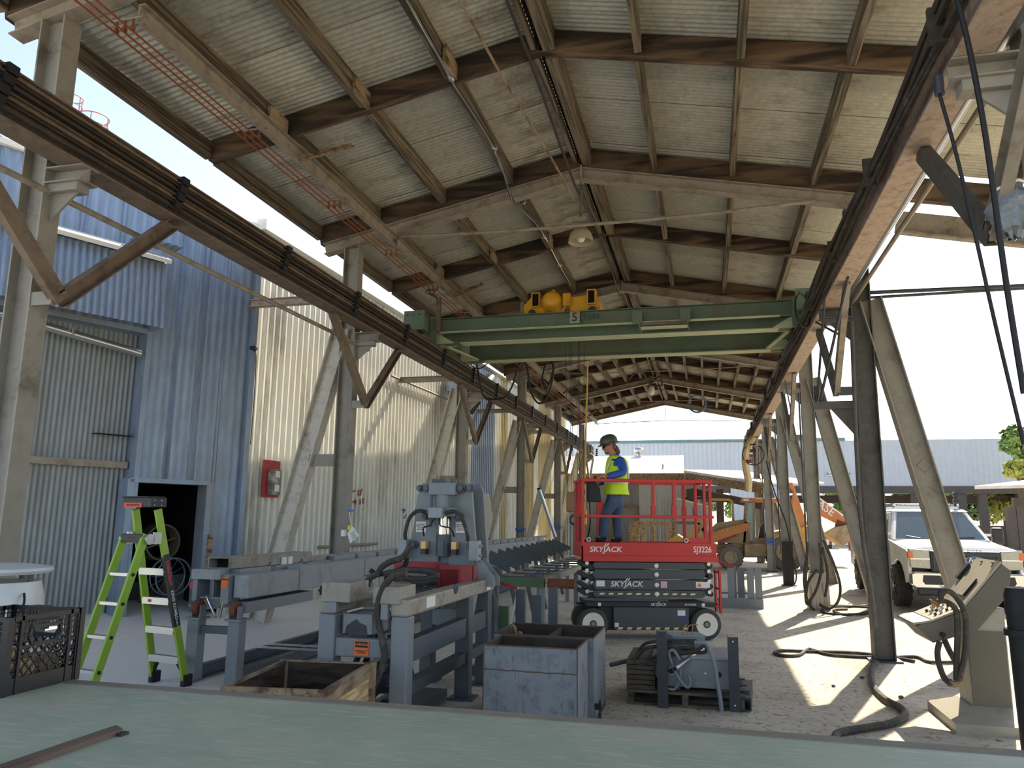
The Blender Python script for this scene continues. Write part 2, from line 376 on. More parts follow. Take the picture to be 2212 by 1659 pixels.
# ---------------------------------------------------------------- columns
ordn = ['nearest','second','third','fourth','fifth','sixth']
def column(side, k):
    x = XL if side == 'L' else XR; y = FY[k]; sg = -1 if side == 'L' else 1
    where = 'on the conveyor side' if side == 'L' else 'on the open truck side'
    extra = {('L',0):'cut by the photo edge, beside the ladder',('L',1):'with a paper notice, behind the conveyor',('L',2):'behind the press',('R',1):'standing alone before the truck',('R',2):'with hoses draped round it',('R',3):'painted black at its foot',('R',4):'with blue tape'}.get((side,k),'')
    t = T('steel_column', f'{ordn[k]} steel column {where}' + (', '+extra if extra else ''), 'column', (x, y, 0), group='steel columns')
    mt = 'column_dark' if (side == 'R' and k in (1,)) else 'column_paint'
    m = MB(); m.ibeam((x,y,0.02), (x,y,7.18-SL*abs(x-XA)), .2, .27, .016, .012, X_); m.build('shaft', mt, t)
    m = MB(); m.bx(x-.2,x+.2,y-.17,y+.17,0,.025); m.build('base_plate', 'steel_dark', t)
    xr = -5.38 if side == 'L' else 1.80; xi = x-sg*.135
    m = MB(); m.ibeam((xi,y,4.77),(xr+sg*-.14,y,4.77), .2, .15, .014, .012); m.bx(min(xi,xr-sg*.08),max(xi,xr-sg*.08),y-.07,y+.07,4.62,4.695)
    m.prism([(0,4.62),(-sg*.28,4.62),(0,4.36)], (xi,y-.012,0), X_, Z_, (0,.024,0)); m.build('corbel', mt, t)
    xv = xr-(sg*-.03)
    for dy in (-1.33, 1.33):              # V brace up to the runway beam
        m = MB(); m.chan((xv,y,3.63),(xv,y+dy,4.86), .075, .15, .012, Z_); m.build('v_brace', 'rail_dusty' if side == 'L' else ('beam_grey' if dy < 0 else 'column_dark'), t)
    m = MB(); m.bx(min(xi,xv),max(xi,xv),y-.09,y-.06,3.57,3.69); m.build('brace_plate', mt, t)
    xb, zb = (-7.12, gz(-7.12)) if side == 'L' else (3.4, .02)
    if not (side == 'L' and k == 0):
        m = MB(); m.ibeam((x+sg*.13,y,4.95),(xb,y,zb), .22, .3, .018, .016, X_); m.build('raking_brace', 'brace_white' if side == 'L' else ('column_paint'), t)
    if side == 'L' and k > 0:
        m = MB(); m.bx(-6.38,-5.9,y-.03,y+.0,2.62,2.82); m.build('brace_tie', 'column_paint', t)
        zz = [0,5.5,5.24,5.3,5.3,5.3][k]
        m = MB(); m.ibeam((x-.1,y+.05,zz),(-7.72+.035*(y-11.56),y+.05,zz), .14, .13, .012, .012); m.build('wall_strut', 'rail_rust' if k == 1 else 'beam_grey', t)
    return t
CL = [column('L', k) for k in range(6)]; CR = [column('R', k) for k in range(6)]
def part(t, name, mat, fn, **kw):
    m = MB(); r = fn(m)
    if isinstance(r, list) and len(r) > 1:             # a list of pieces: each one an object of its own
        return [q.build(name, mat, t, **kw) for q in m.islands()]
    return m.build(name, mat, t, **kw)
# things fastened to single columns
t = CL[1]
part(t,'tape','white_paint',lambda m: m.bx(-5.66,-5.60,11.38,11.45,1.50,1.60))
y1 = FY[1]
t = CR[1]
part(t,'landing_arm','column_dark',lambda m: (m.chan((2.1,y1,3.44),(1.52,y1,3.44),.12,.11,.012), m.prism([(2.09,3.38),(1.75,3.38),(2.09,2.95)],(0,y1-.015,0),X_,Z_,(0,.03,0))))
part(t,'bolt','steel_dark',lambda m: (m.bx(1.62,1.66,y1-.05,y1+.05,3.5,3.6), m.bx(1.53,1.58,y1-.03,y1+.03,3.5,3.72)))
part(t,'stay_rod','steel_dark',lambda m: (m.tube([(1.66,10.95,4.85),(1.56,11.5,3.5)],.018,6), m.tube([(1.6,11.5,3.5),(1.75,9.7,4.75)],.02,6), m.tube([(1.72,12.3,4.85),(1.75,10.6,4.25)],.016,6)))
part(t,'drop_pipe','column_dark',lambda m: m.tube([(2.06,11.36,4.6),(2.0,11.34,2.0),(2.08,11.36,.95),(2.1,11.36,.45)],[.03]*9,7,sub=3))
part(t,'lifting_eye','beam_grey',lambda m: m.torus((2.9,y1,2.58),.1,.022,X_,Z_,4,5))
for k in (2,3,4):
    part(CR[k],'stay_rod','column_dark',lambda m: (m.tube([(2.02,FY[k]-.2,4.6),(2.02,FY[k]-.15,.9)],.022,6), m.tube([(1.7,FY[k]-.7,4.8),(1.98,FY[k]-.15,3.2)],.016,6)))
part(CR[2],'pedestal','concrete',lambda m: m.rings([[V((XR+sx*w_,FY[2]+sy*d_,z)) for sx,sy in ((-1,-1),(1,-1),(1,1),(-1,1))] for w_,d_,z in ((.21,.2,0),(.2,.19,.5),(.17,.17,.62),(.15,.14,.75))]))
part(CR[3],'black_foot','black',lambda m: m.bx(XR-.145,XR+.145,FY[3]-.115,FY[3]+.115,0,1.25))
part(CR[4],'blue_tape',M('tape_blue',(36,92,200),.5),lambda m: (m.bx(XR-.15,XR+.15,FY[4]-.12,FY[4]+.12,1.12,1.17),m.bx(XR-.15,XR+.15,FY[4]-.12,FY[4]+.12,1.0,1.05)))
part(CL[3],'blue_tape','tape_blue',lambda m: m.bx(XL-.15,XL+.15,FY[3]-.12,FY[3]+.12,1.45,1.52))
part(CL[4],'blue_tape','tape_blue',lambda m: m.bx(XL-.15,XL+.15,FY[4]-.12,FY[4]+.12,1.45,1.53))
# ---------------------------------------------------------------- crane runways
t = T('crane_runway', 'dusty crane runway beam with four conductor bars, on the conveyor side', 'crane rail', (-5.38, 5, 4.85))
part(t,'runway_beam','rail_dusty',lambda m: m.ibeam((-5.38,-1,5.075),(-5.38,36.8,5.075),.24,.45,.022,.016))
part(t,'crane_rail','rail_dark',lambda m: (m.bar((-5.38,-1,5.33),(-5.38,36.8,5.33),.06,.06),m.bar((-5.38,-1,5.308),(-5.38,36.8,5.308),.12,.016)))
for q in range(4):
    part(t,'conductor_bar','rail_dusty' if q%2 else 'rail_dark',lambda m: m.chan((-5.215-.012*(q%2),-1,4.93+.098*q),(-5.215-.012*(q%2),36.8,4.93+.098*q),.05,.062,.008))
for k in range(18):
    y = 2.2+2.09*k
    part(t,'insulator','black',lambda m: [m.bx(-5.26,-5.17,y-.05+.03*q,y+.05+.03*q,4.945+.098*q-.045,4.945+.098*q+.035) for q in range(4)])
part(t,'lower_pipe','beam_grey',lambda m: m.tube([(-5.62,2,4.62),(-5.62,12,4.66)],.03,7))
t = T('crane_runway', 'pale speckled crane runway beam with bundled hoses, on the truck side', 'crane rail', (1.8, 5, 4.85))
part(t,'runway_beam','rail_rust',lambda m: m.ibeam((1.8,-1,5.075),(1.8,36.8,5.075),.24,.45,.022,.016))
part(t,'crane_rail','rail_dark',lambda m: (m.bar((1.8,-1,5.33),(1.8,36.8,5.33),.06,.06),m.bar((1.8,-1,5.308),(1.8,36.8,5.308),.12,.016)))
for q, (dx, z, r) in enumerate(((1.64,5.24,.035),(1.62,5.17,.03),(1.63,5.10,.025),(1.66,5.05,.02))):
    part(t,'bundled_cable','rail_dark' if q < 2 else 'hose',lambda m: m.tube([(dx+.03*sin(j*1.7+q),-1+1.9*j,z+.035*sin(j*2.3+q*2)) for j in range(20)],r,6,sub=3))
part(t,'side_pipe','zinc',lambda m: m.tube([(2.02,1,5.0),(2.02,12.5,5.0)],.05,10),smooth=True)
part(t,'side_conduit','beam_grey',lambda m: m.tube([(2.12,1,4.93),(2.12,12.5,4.93)],.028,8),smooth=True)
for k in range(14):
    part(t,'cable_clip','rail_dark',lambda m: m.bx(1.57,1.68,3+2.3*k-.02,3+2.3*k+.02,5.02,5.29))
part(t,'cable_loop','black',lambda m: m.torus((1.56,12.5,5.1),.27,.014,V((.5,.86,0)),Z_,26,6))
# ---------------------------------------------------------------- left building: long wall (A) and oblique end wall (B)
c0 = V((-7.75,11.7,0)); aA, aB = radians(2), radians(25)
tA = V((sin(aA),cos(aA),0)); nA = V((tA.y,-tA.x,0)); tB = V((sin(aB),cos(aB),0)); nB = V((tB.y,-tB.x,0))
wl = T('wall_left', None, None, (0,0,0), kind='structure')
ZT = 6.92
L_ = 0; kk = 0
while L_ < 25.9:
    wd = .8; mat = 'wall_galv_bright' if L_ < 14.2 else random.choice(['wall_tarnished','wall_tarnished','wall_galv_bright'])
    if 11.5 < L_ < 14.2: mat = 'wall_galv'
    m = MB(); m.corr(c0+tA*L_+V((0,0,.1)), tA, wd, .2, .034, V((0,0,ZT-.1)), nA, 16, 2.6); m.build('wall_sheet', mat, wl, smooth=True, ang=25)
    L_ += wd; kk += 1
part(wl,'sill_curb','concrete',lambda m: m.bar(c0+nA*-.06+V((0,0,.1)),c0+tA*26+nA*-.06+V((0,0,.1)),.1,.36))
part(wl,'eave_gutter','white_enamel',lambda m: (m.bar(c0+tA*-.05+nA*.1+V((0,0,ZT+.08)),c0+tA*26+nA*.1+V((0,0,ZT+.08)),.2,.2)))
part(wl,'roof_slab','wall_galv_bright',lambda m: m.prism([(0.1,ZT+.12),(-9,ZT+1.9),(-9,ZT+1.8),(.1,ZT+.02)],c0,nA,Z_,tA*26))
part(wl,'pipe_rail','beam_grey',lambda m: m.tube([c0+tA*5.6+nA*.1+V((0,0,5.25)),c0+tA*9.5+nA*.1+V((0,0,5.25))],.03,7))
part(wl,'pipe_rail','beam_grey',lambda m: m.tube([c0+tA*2.6+nA*.1+V((0,0,1.2)),c0+tA*5.2+nA*.1+V((0,0,1.2))],.035,7))
part(wl,'sheet_end','wall_galv_bright',lambda m: m.corr(c0+tA*26+V((0,0,.1)),-nA,6,.2,.03,V((0,0,ZT-.1)),tA,6))
# wall B: t runs from the corner (0) back to the camera side (negative)
def B(t_, z, out=0.): return c0+tB*t_+V((0,0,z))+nB*out
zb = .3
def bsheet(t0, t1, z0, z1, pitch, amp, mat, out=0.):
    m = MB(); n_ = max(1, round((t1-t0)/pitch)); p_ = (t1-t0)/n_; m.corr(B(t0,z0,out), tB, t1-t0+(p_ if out > -.1 and t1 < -.3 and not (DX0-.1 < t1 < DX1 and z0 < DZ) else 0), p_, amp, V((0,0,z1-z0)), nB, 6); m.build('wall_sheet', mat, wl, smooth=True, ang=60)
TO, DX0, DX1, DZ = -1.80, -1.87, -.58, 2.34
for q in range(3):                       # sheets above the door and beside it
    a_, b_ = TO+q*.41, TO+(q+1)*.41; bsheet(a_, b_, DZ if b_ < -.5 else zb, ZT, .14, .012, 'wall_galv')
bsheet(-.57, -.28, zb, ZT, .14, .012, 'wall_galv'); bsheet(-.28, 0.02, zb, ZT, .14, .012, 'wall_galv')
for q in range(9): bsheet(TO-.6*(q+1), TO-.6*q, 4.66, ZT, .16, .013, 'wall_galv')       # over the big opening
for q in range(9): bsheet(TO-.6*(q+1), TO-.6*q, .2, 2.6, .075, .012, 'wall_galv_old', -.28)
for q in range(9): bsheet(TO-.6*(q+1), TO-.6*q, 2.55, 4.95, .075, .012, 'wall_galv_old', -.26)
part(wl,'jamb','wall_galv',lambda m: m.prism([(TO-.02,.2),(TO+.06,.2),(TO+.06,4.66),(TO-.02,4.66)],B(0,0,-.3),tB,Z_,nB*.33))
part(wl,'lintel','wall_galv',lambda m: m.prism([(TO-5.5,4.62),(TO+.02,4.62),(TO+.02,4.7),(TO-5.5,4.7)],B(0,0,-.3),tB,Z_,nB*.32))
part(wl,'girt_channel','beam_grey',lambda m: m.prism([(TO-5.5,2.5),(TO-.05,2.5),(TO-.05,2.6),(TO-5.5,2.6)],B(0,0,-.25),tB,Z_,nB*.1))
part(wl,'door_frame','wall_galv',lambda m: (m.prism([(DX0-.04,.3),(DX0+.06,.3),(DX0+.06,DZ),(DX0-.04,DZ)],B(0,0,-.25),tB,Z_,nB*.3), m.prism([(DX1-.04,.3),(DX1+.05,.3),(DX1+.05,DZ),(DX1-.04,DZ)],B(0,0,-.25),tB,Z_,nB*.29), m.prism([(DX0,DZ-.05),(DX1,DZ-.05),(DX1,DZ+.02),(DX0,DZ+.02)],B(0,0,-.25),tB,Z_,nB*.3)))
part(wl,'corner_flashing','wall_galv',lambda m: m.bar(B(.03,.2,.03),B(.03,ZT,.03),.1,.1,nB))
part(wl,'eave_flashing','white_enamel',lambda m: m.bar(B(-7,ZT+.03,.03),B(.05,ZT+.03,.03),.1,.08))
# room behind the doorway, its shade put into near-black walls
part(wl,'room_lining','shade_black',lambda m: (m.quad(B(-2.4,.2,-4),B(.05,.2,-4),B(.05,3,-4),B(-2.4,3,-4)), m.quad(B(-2.4,.2,-.3),B(-2.4,.2,-4),B(-2.4,3,-4),B(-2.4,3,-.3)), m.quad(B(-.2,.2,-.1),B(-.2,.2,-4),B(-.2,3,-4),B(-.2,3,-.1)), m.quad(B(-2.4,3,-.05),B(.1,3,-.05),B(.1,3,-4),B(-2.4,3,-4))))
# hood over the big opening
hd = T('awning_hood', 'boxed corrugated hood over the big closed opening of the end wall', 'awning', tuple(B(-3,4.7,.3)))
part(hd,'front_panel','wall_galv',lambda m: m.corr(B(TO-2.6,4.66,.42),tB,2.62,.1,.014,V((0,0,1.06))-nB*.1,nB,6),smooth=True,ang=60)
part(hd,'top_flashing','white_enamel',lambda m: m.prism([(0.45,5.70),(0,5.95),(0,5.98),(.47,5.76)],B(TO-2.65,0,0),nB,Z_,tB*2.7))
part(hd,'end_panel','wall_galv',lambda m: m.prism([(0,4.66),(.42,4.66),(.34,5.72),(0,5.93)],B(TO+.0,0,0),nB,Z_,tB*.04))
part(wl,'loose_flashing','wall_galv',lambda m: m.corr(B(-2.3,6.0,.1),tB,.75,.12,.012,nB*.3+V((0,0,.04)),Z_,6))
t = T('drain_pipe', 'fat grey pipe running under the corrugated hood', 'pipe', tuple(B(-2.5,4.3,0)))
part(t,'pipe','zinc',lambda m: m.tube([B(-6,4.75,.05),B(-1.92,4.28,.05)],.065,12),smooth=True)
part(t,'bracket','beam_grey',lambda m: m.tube([B(-3,4.42,.12),B(-2.95,4.48,.12),B(-2.93,4.36,.12)],.015,5))
# ---------------------------------------------------------------- green overhead crane
M('crane_green', (96,114,92), .6, .1, var=.12, scale=3, dirt=(98,94,78), damt=.5, dscale=1.3)
M('crane_edge', (178,184,150), .65, 0, var=.1)
M('hoist_yellow', (232,172,36), .42, 0, var=.08, scale=5, dirt=(170,120,30), damt=.2)
cr = T('overhead_crane', 'green double girder overhead crane lettered 5 ton spanning the shed', 'crane', (-1.8,15.3,5.36))
part(cr,'girder','crane_green',lambda m: m.ibeam((-5.1,14.4,5.495),(1.6,14.4,5.495),.27,.45,.02,.016))
part(cr,'girder','crane_green',lambda m: m.ibeam((-5.1,16.2,5.495),(1.6,16.2,5.495),.27,.45,.02,.016))
part(cr,'bottom_flange','crane_edge',lambda m: m.bx(-4.7,1.36,14.26,14.54,5.255,5.27))
part(cr,'bottom_flange','crane_edge',lambda m: m.bx(-4.7,1.36,16.06,16.34,5.255,5.27))
part(cr,'walkway_channel','crane_green',lambda m: m.chan((-5.1,14.05,5.575),(1.74,14.05,5.575),.1,.28,.012))
part(cr,'channel_edge','crane_edge',lambda m: m.bx(-5.05,1.36,13.98,14.1,5.425,5.438))
part(cr,'crane_track','steel_dark',lambda m: (m.bx(-5.1,1.6,14.37,14.43,5.72,5.76),m.bx(-5.1,1.6,16.17,16.23,5.72,5.76)))
for x in (-5.38,1.8):
    s_ = 1 if x < 0 else -1
    part(cr,'end_truck','crane_green',lambda m: (m.bx(x-.13,x+.13,13.55,17.0,5.42,5.72)))
    part(cr,'end_plate','crane_green',lambda m: [m.bx(x-.22,x+.2,13.5,13.53,5.38,5.76), m.bx(x-.24 if x > 0 else x+.15,x-.1 if x > 0 else x+.3,13.95,13.98,5.2,5.74)])
    part(cr,'wheel','steel_dark',lambda m: [m.cyl((x-.06,13.8,5.48),(x+.06,13.8,5.48),.12,16),m.cyl((x-.06,16.8,5.48),(x+.06,16.8,5.48),.12,16)],smooth=True)
    part(cr,'gusset_plate','crane_edge',lambda m: [m.prism([(0,0),(s_*.42,0),(s_*.42,.02),(.12*s_,.2),(0,.2)],(x+s_*.12,yy,5.26),X_,Z_,(0,.02,0)) for yy in (14.25,14.55,16.05,16.35)]+[m.bar((x+s_*.2,14.5,5.3),(x+s_*.5,16.1,5.3),.08,.03)])
    part(cr,'bolt','steel_dark',lambda m: [m.cyl((x-.15+.12*i,13.5,5.68-.0*i),(x-.15+.12*i,13.485,5.68),.015,8) for i in range(3)])
part(cr,'collector_post','rail_dusty',lambda m: m.chan((-5.06,13.95,5.44),(-5.06,13.95,6.12),.08,.09,.01,X_))
part(cr,'collector_arm','steel_dark',lambda m: [m.tube([(-5.06,13.9,6.1),(-5.06-.05-.06*i,13.75-.05*i,6.16),(-5.01-.09*i,13.6,6.18)],.014,6) for i in range(3)])
for px in (1378,1482):
    p = at(px,690,13.95)
    part(cr,'hanger_plate','crane_green',lambda m: (m.bx(p.x-.1,p.x+.08,13.93,13.96,5.40,5.62), m.prism([(-.0,5.40),(.03,5.40),(.07,5.2),(.05,5.2)],(p.x,13.93,0),X_,Z_,(0,.03,0))))
part(cr,'hanger_shelf','crane_edge',lambda m: (m.bx(-1.1,-.25,14.0,14.2,5.33,5.345)))
part(cr,'hanger_angle','rail_dusty',lambda m: (m.bx(-1.1,-.25,13.97,13.99,5.36,5.42)))
part(cr,'capacity_panel',M('stencil_pale',(150,150,128),.7),lambda m: m.bx(-2.425,-2.235,13.985,13.997,5.47,5.70))
text('capacity_number','5',.24,'steel_dark',cr,(-2.33,13.98,5.585),X_,Z_)
text('capacity_text','TON',.15,M('stencil_dark',(62,72,60),.7),cr,(-2.03,13.993,5.585),X_,Z_)
# hoist trolley riding on the girders
ht = T('hoist_trolley', 'bright yellow hoist trolley with round motor riding on the green girders', 'hoist', (-2.7,15.3,5.76))
hy = 14.55
def hp(px,py,Y=hy): return at(px,py,Y)
yel = 'hoist_yellow'
q0, q1 = hp(1130,675), hp(1178,638)
zt_ = 5.78
part(ht,'side_plate',yel,lambda m: m.prism([(-3.46,zt_),(-3.04,zt_),(-3.04,6.08),(-3.12,6.22),(-3.3,6.22),(-3.46,6.05)],(0,hy,0),X_,Z_,(0,1.6,0)),bevel=.02)
part(ht,'side_plate',yel,lambda m: m.prism([(-2.52,zt_),(-1.92,zt_),(-1.92,6.02),(-2.02,6.2),(-2.52,6.16)],(0,hy,0),X_,Z_,(0,1.6,0)),bevel=.02)
part(ht,'drum',yel,lambda m: m.cyl((-3.1,hy+.8,5.98),(-2.4,hy+.8,5.98),.2,20),smooth=True)
for x0 in (-3.3,-2.18):
    part(ht,'square_tube',yel,lambda m: m.tubebox((x0+.1,hy-.1,6.12),(x0+.1,hy+.12,6.12),.17,.3,.02))
    part(ht,'tube_shade','shade_black',lambda m: m.bx(x0+.035,x0+.165,hy-.06,hy-.05,5.99,6.25))  # black plate painted as the shade in the tube mouth
part(ht,'motor',yel,lambda m: m.lathe((-2.87,hy-.22,6.08),[(.0,0),(.1,0),(.15,.03),(.19,.1),(.205,.16),(.205,.5),(.0,.5)],28,(0,1,0)),smooth=True)
part(ht,'motor_fin',yel,lambda m: [m.box((-2.87+.21*cos(a),hy+.12,6.08+.21*sin(a)),(.012,.34,.05),Matrix.Rotation(-a+pi/2,3,'Y')) for a in [radians(200+12*i) for i in range(14)]])
part(ht,'lifting_eye',yel,lambda m: m.torus((-2.87,hy+.1,6.32),.035,.014,X_,Z_,10,6))
part(ht,'terminal_box',yel,lambda m: m.bx(-2.65,-2.49,hy-.12,hy+.2,5.96,6.22),bevel=.025)
part(ht,'control_box','beam_grey',lambda m: m.bx(-3.56,-3.47,hy+.1,hy+.5,5.8,6.15))
part(ht,'axle_cap',yel,lambda m: [m.cyl((x,hy-.03,5.88),(x,hy+.02,5.88),.07,14) for x in (-3.25,-2.05)],smooth=True)
part(ht,'wheel','steel_dark',lambda m: [m.cyl((x,y,5.83),(x,y+.06,5.83),.075,16) for x in (-3.25,-2.05) for y in (14.37,16.17)],smooth=True)
part(ht,'cable_gland','zinc',lambda m: m.tube([(-2.6,hy-.05,5.98),(-2.66,hy-.06,5.86)],.02,7))
for x in (-2.74,-2.66,-2.62,-2.47,-2.44,-2.35):
    part(ht,'wire_rope','steel_dark',lambda m: m.tube([(x,15.3,5.85),(x+(.03 if x < -2.55 else -.03),15.3,2.32)],.006,5))
part(ht,'hook_block',M('block_tan',(150,120,84),.7),lambda m: (m.bx(-2.72,-2.4,15.22,15.38,1.95,2.35)),bevel=.03)
part(ht,'hook','steel_dark',lambda m: m.torus((-2.56,15.3,1.80),.09,.025,X_,Z_,14,7,radians(100),radians(370)))
t = T('pendant_cable', 'yellow pendant control cable hanging from the crane girder', 'cable', (-2.4,16,3))
part(t,'cable',M('cable_yellow',(196,162,70),.6),lambda m: m.tube([(-2.45,16.3,5.2),(-2.44,16.3,4.95),(-2.5,16.3,3.0),(-2.52,16.3,2.0)],.02,6,sub=4))
part(t,'button_box','hoist_yellow',lambda m: m.bx(-2.57,-2.47,16.26,16.34,1.7,2.0),bevel=.015)
t = T('festoon_cable', 'black festoon cable hanging in loops under the far girder', 'cable', (-3.4,16.5,5))
fz = lambda px,py: at(px,py,16.5)
part(t,'cable_loop','black',lambda m: m.tube([fz(*p) for p in ((1028,775),(1042,850),(1060,862),(1090,858),(1108,830),(1120,790),(1132,782),(1140,800),(1146,845),(1165,872),(1185,850),(1196,800),(1190,780),(1180,785),(1172,815),(1180,840),(1195,800),(1190,778))],.022,6,sub=4))
part(t,'cable_loop','black',lambda m: m.tube([fz(*p) for p in ((1012,778),(1022,793),(1040,795),(1055,783),(1070,778))],.014,6,sub=4))
# pendant lamp
lp = T('pendant_lamp', 'dome shaped pendant lamp hanging from the roof ridge', 'lamp', (-1.87,11.86,6.3))
part(lp,'lamp_shade',M('lamp_cream',(172,160,132),.5,var=.06),lambda m: m.rings([m.ring(V((-1.87,11.86,6.27+h)),X_,Y_,r,r,28) for r,h in ((.205,0),(.2,.06),(.17,.15),(.11,.23),(.06,.27),(.05,.3))],cap=False),smooth=True)
part(lp,'bulb',M('bulb_glass',(225,220,205),.25),lambda m: m.ell((-1.87,11.86,6.37),(.08,.08,.1)),smooth=True)
part(lp,'junction_box','beam_grey',lambda m: m.bx(-2.0,-1.78,11.8,11.9,6.62,6.69))
part(lp,'hanger_pipe','rail_dusty',lambda m: (m.cyl((-1.87,11.86,6.55),(-1.87,11.86,7.2),.022,8), m.bx(-1.9,-1.76,11.83,11.89,6.57,6.64)))
lp2 = T('pendant_lamp', 'small far pendant bulb fitting hanging under the fourth frame ridge', 'lamp', (-1.95,29.6,6.6))
part(lp2,'bulb','bulb_glass',lambda m: m.ell((-1.95,29.6,6.75),(.13,.13,.2)),smooth=True)
part(lp2,'hanger','rail_dusty',lambda m: m.cyl((-1.95,29.6,6.9),(-1.95,29.6,7.3),.1,8))
part(lp2,'coiled_cable','rail_dark',lambda m: m.tube([(-2.7,28.5,7.0),(-2.5,28.6,7.25),(-2.2,28.9,7.3),(-2.0,29.2,6.95),(-1.6,29.2,7.2),(-1.55,29.4,6.9),(-1.9,29.5,6.95)],.04,6,sub=4))
t = T('hose_coil', 'blue hose coil hung under the far roof', 'hose', tuple(at(1506,872,34)))
c_ = at(1506,872,34)
part(t,'coil',M('hose_blue',(92,128,168),.6),lambda m: [m.torus(c_+V((.0,.02*i,0)),.36+.015*i,.025,X_,Z_,22,5) for i in range(3)])
part(t,'strap','rail_dark',lambda m: m.cyl(c_+V((0,0,.33)),c_+V((0,0,.9)),.015,6))
# wire ropes at the right edge
for i,(lb,pts) in enumerate((('thick black cable hanging steeply past the right runway from the photo top',((2068,0),(2095,110),(2130,300),(2172,600),(2212,850))),('thin black cable slanting down beside the thicker cable',((2030,205),(2065,330),(2105,500),(2150,700),(2212,960))))):
    t = T('hanging_cable', lb, 'cable', tuple(at(*pts[2],4.6)))
    part(t,'cable','black',lambda m: m.tube([at(x,y,4.6+.2*i) for x,y in pts],.016 if i == 0 else .011,7,sub=5))
    part(t,'clamp','steel_dark',lambda m: m.cyl(at(*pts[0],4.6+.2*i),at(*pts[0],4.6+.2*i)+V((0,0,.12)),.03,8))
t = T('stay_pipe', 'dark double pipe running level from the right column out of the photo', 'pipe', (3,11.6,5.05))
part(t,'pipe','steel_dark',lambda m: (m.cyl((2.36,11.5,5.05),(8,11.5,4.98),.028,7), m.cyl((2.36,11.55,4.99),(8,11.55,5.03),.022,7)))
t = T('plastic_bundle', 'crumpled clear plastic wrap tied round the bracket at the right edge', 'wrap', tuple(at(2180,450,5.15)))
c_ = at(2185,455,5.1)
def crump(m):
    m.ell(c_,(.13,.12,.17),16,12); rr = random.Random(3)
    for i in range(len(m.v)): m.v[i] = c_+(m.v[i]-c_)*(1+rr.uniform(-.22,.22))
part(t,'wrap',M('plastic',(120,128,134),.25,var=.3,scale=20),crump,smooth=True,ang=25)
part(t,'tie','white_paint',lambda m: m.tube([c_+V((-.12,-.1,.1)),c_+V((0,-.14,.14)),c_+V((.1,-.1,.12))],.01,5))

# ---------------------------------------------------------------- conveyor along the left
M('mach_grey', (124,131,135), .5, .05, var=.06, scale=5, dirt=(112,112,108), damt=.3, dscale=2.5)
M('mach_light', (146,152,155), .55, .05, var=.06, scale=5, dirt=(128,124,116), damt=.35, dscale=3)
M('mach_dark', (84,90,96), .5, .1, var=.1, scale=5)
M('mach_worn', (150,144,132), .6, .1, var=.15, scale=7, dirt=(108,92,76), damt=.4, dscale=4)
M('label_orange', (226,112,52), .5, var=.04)
M('label_white', (226,226,222), .5, var=.03)
M('red_guard', (150,40,46), .5, 0, var=.1, scale=6, dirt=(98,36,38), damt=.3)
cv = T('roller_conveyor', 'long grey steel conveyor running the length of the corrugated wall', 'conveyor', (-5.3,8,0))
for y in (7.75,11.2,14.4,17.6,20.8,24):
    for x in (-5.55,-5.04):
        part(cv,'leg','mach_grey',lambda m: m.bx(x-.07,x+.07,y-.07,y+.07,.02,.67),bevel=.006)
        part(cv,'foot_plate' ,'mach_grey',lambda m: m.bx(x-.1,x+.1,y-.1,y+.1,.67,.69))
    part(cv,'cross_bar','mach_dark',lambda m: m.bx(-5.5,-5.09,y-.03,y+.03,.52,.6))
    for x in (-5.53,-5.06):
        part(cv,'wheel','rust',lambda m: m.cyl((x-.03,y-.02,.79),(x+.03,y-.02,.79),.085,16),smooth=True)
        part(cv,'axle_plate','mach_grey',lambda m: [m.bx(x-.06,x-.045,y-.06,y+.04,.69,.82),m.bx(x+.045,x+.06,y-.06,y+.04,.69,.82)])
part(cv,'base_rail','mach_dark',lambda m: m.chan((-4.98,7.8,.09),(-4.98,26,.09),.07,.15,.012))
part(cv,'base_rail','mach_dark',lambda m: m.chan((-5.55,7.8,.09),(-5.55,26,.09),.07,.15,.012))
for y in (9.0,9.25): part(cv,'tie_bar','zinc',lambda m: m.bx(-5.6,-4.7,y-.015,y+.015,.17,.19))
part(cv,'side_beam','mach_grey',lambda m: m.ibeam((-5.38,7.75,1.0),(-5.38,26,1.0),.32,.22,.016,.014))
part(cv,'end_block','mach_light',lambda m: m.bx(-5.62,-5.25,7.68,7.76,1.1,1.21),bevel=.004)
part(cv,'end_post','mach_grey',lambda m: [m.bx(-5.62,-5.56,7.72,7.95,.86,1.1),m.bx(-5.26,-5.16,7.72,7.95,.84,1.16)])
part(cv,'support_plate','mach_grey',lambda m: m.bx(-5.2,-4.98,7.8,9.3,.74,.86))
part(cv,'hydraulic_strut','chrome',lambda m: (m.cyl((-5.45,7.74,.92),(-5.3,7.72,.7),.016,8),m.cyl((-5.22,7.74,.92),(-5.25,7.72,.7),.016,8)))
y = 7.78
for L2 in (1.12,1.9,2.4,2.4,2.4,2.4,2.4):   # guard boxes on the inner side
    part(cv,'guard_box','mach_light',lambda m: m.bx(-5.14,-4.95,y,y+L2-.02,.90 if y < 9.2 else .95,1.15 if y < 8.5 else 1.19),bevel=.012); y += L2
part(cv,'open_box_beam','mach_worn',lambda m: m.tubebox((-5.4,7.85,1.27),(-5.4,9.75,1.27),.27,.12,.01))
part(cv,'beam_shade','shade_black',lambda m: m.bx(-5.52,-5.28,8.0,8.01,1.22,1.32))  # black plate standing in for shade in the open beam end
y = 8.0
for k in range(22):                          # bed plates with gaps
    part(cv,'bed_plate','mach_light',lambda m: m.bx(-5.32,-5.22,y,y+.66,1.12,1.25 if k > 2 else 1.2)); y += .78
    part(cv,'bed_post','mach_dark',lambda m: m.bx(-5.3,-5.26,y-.1,y-.06,1.1,1.25))
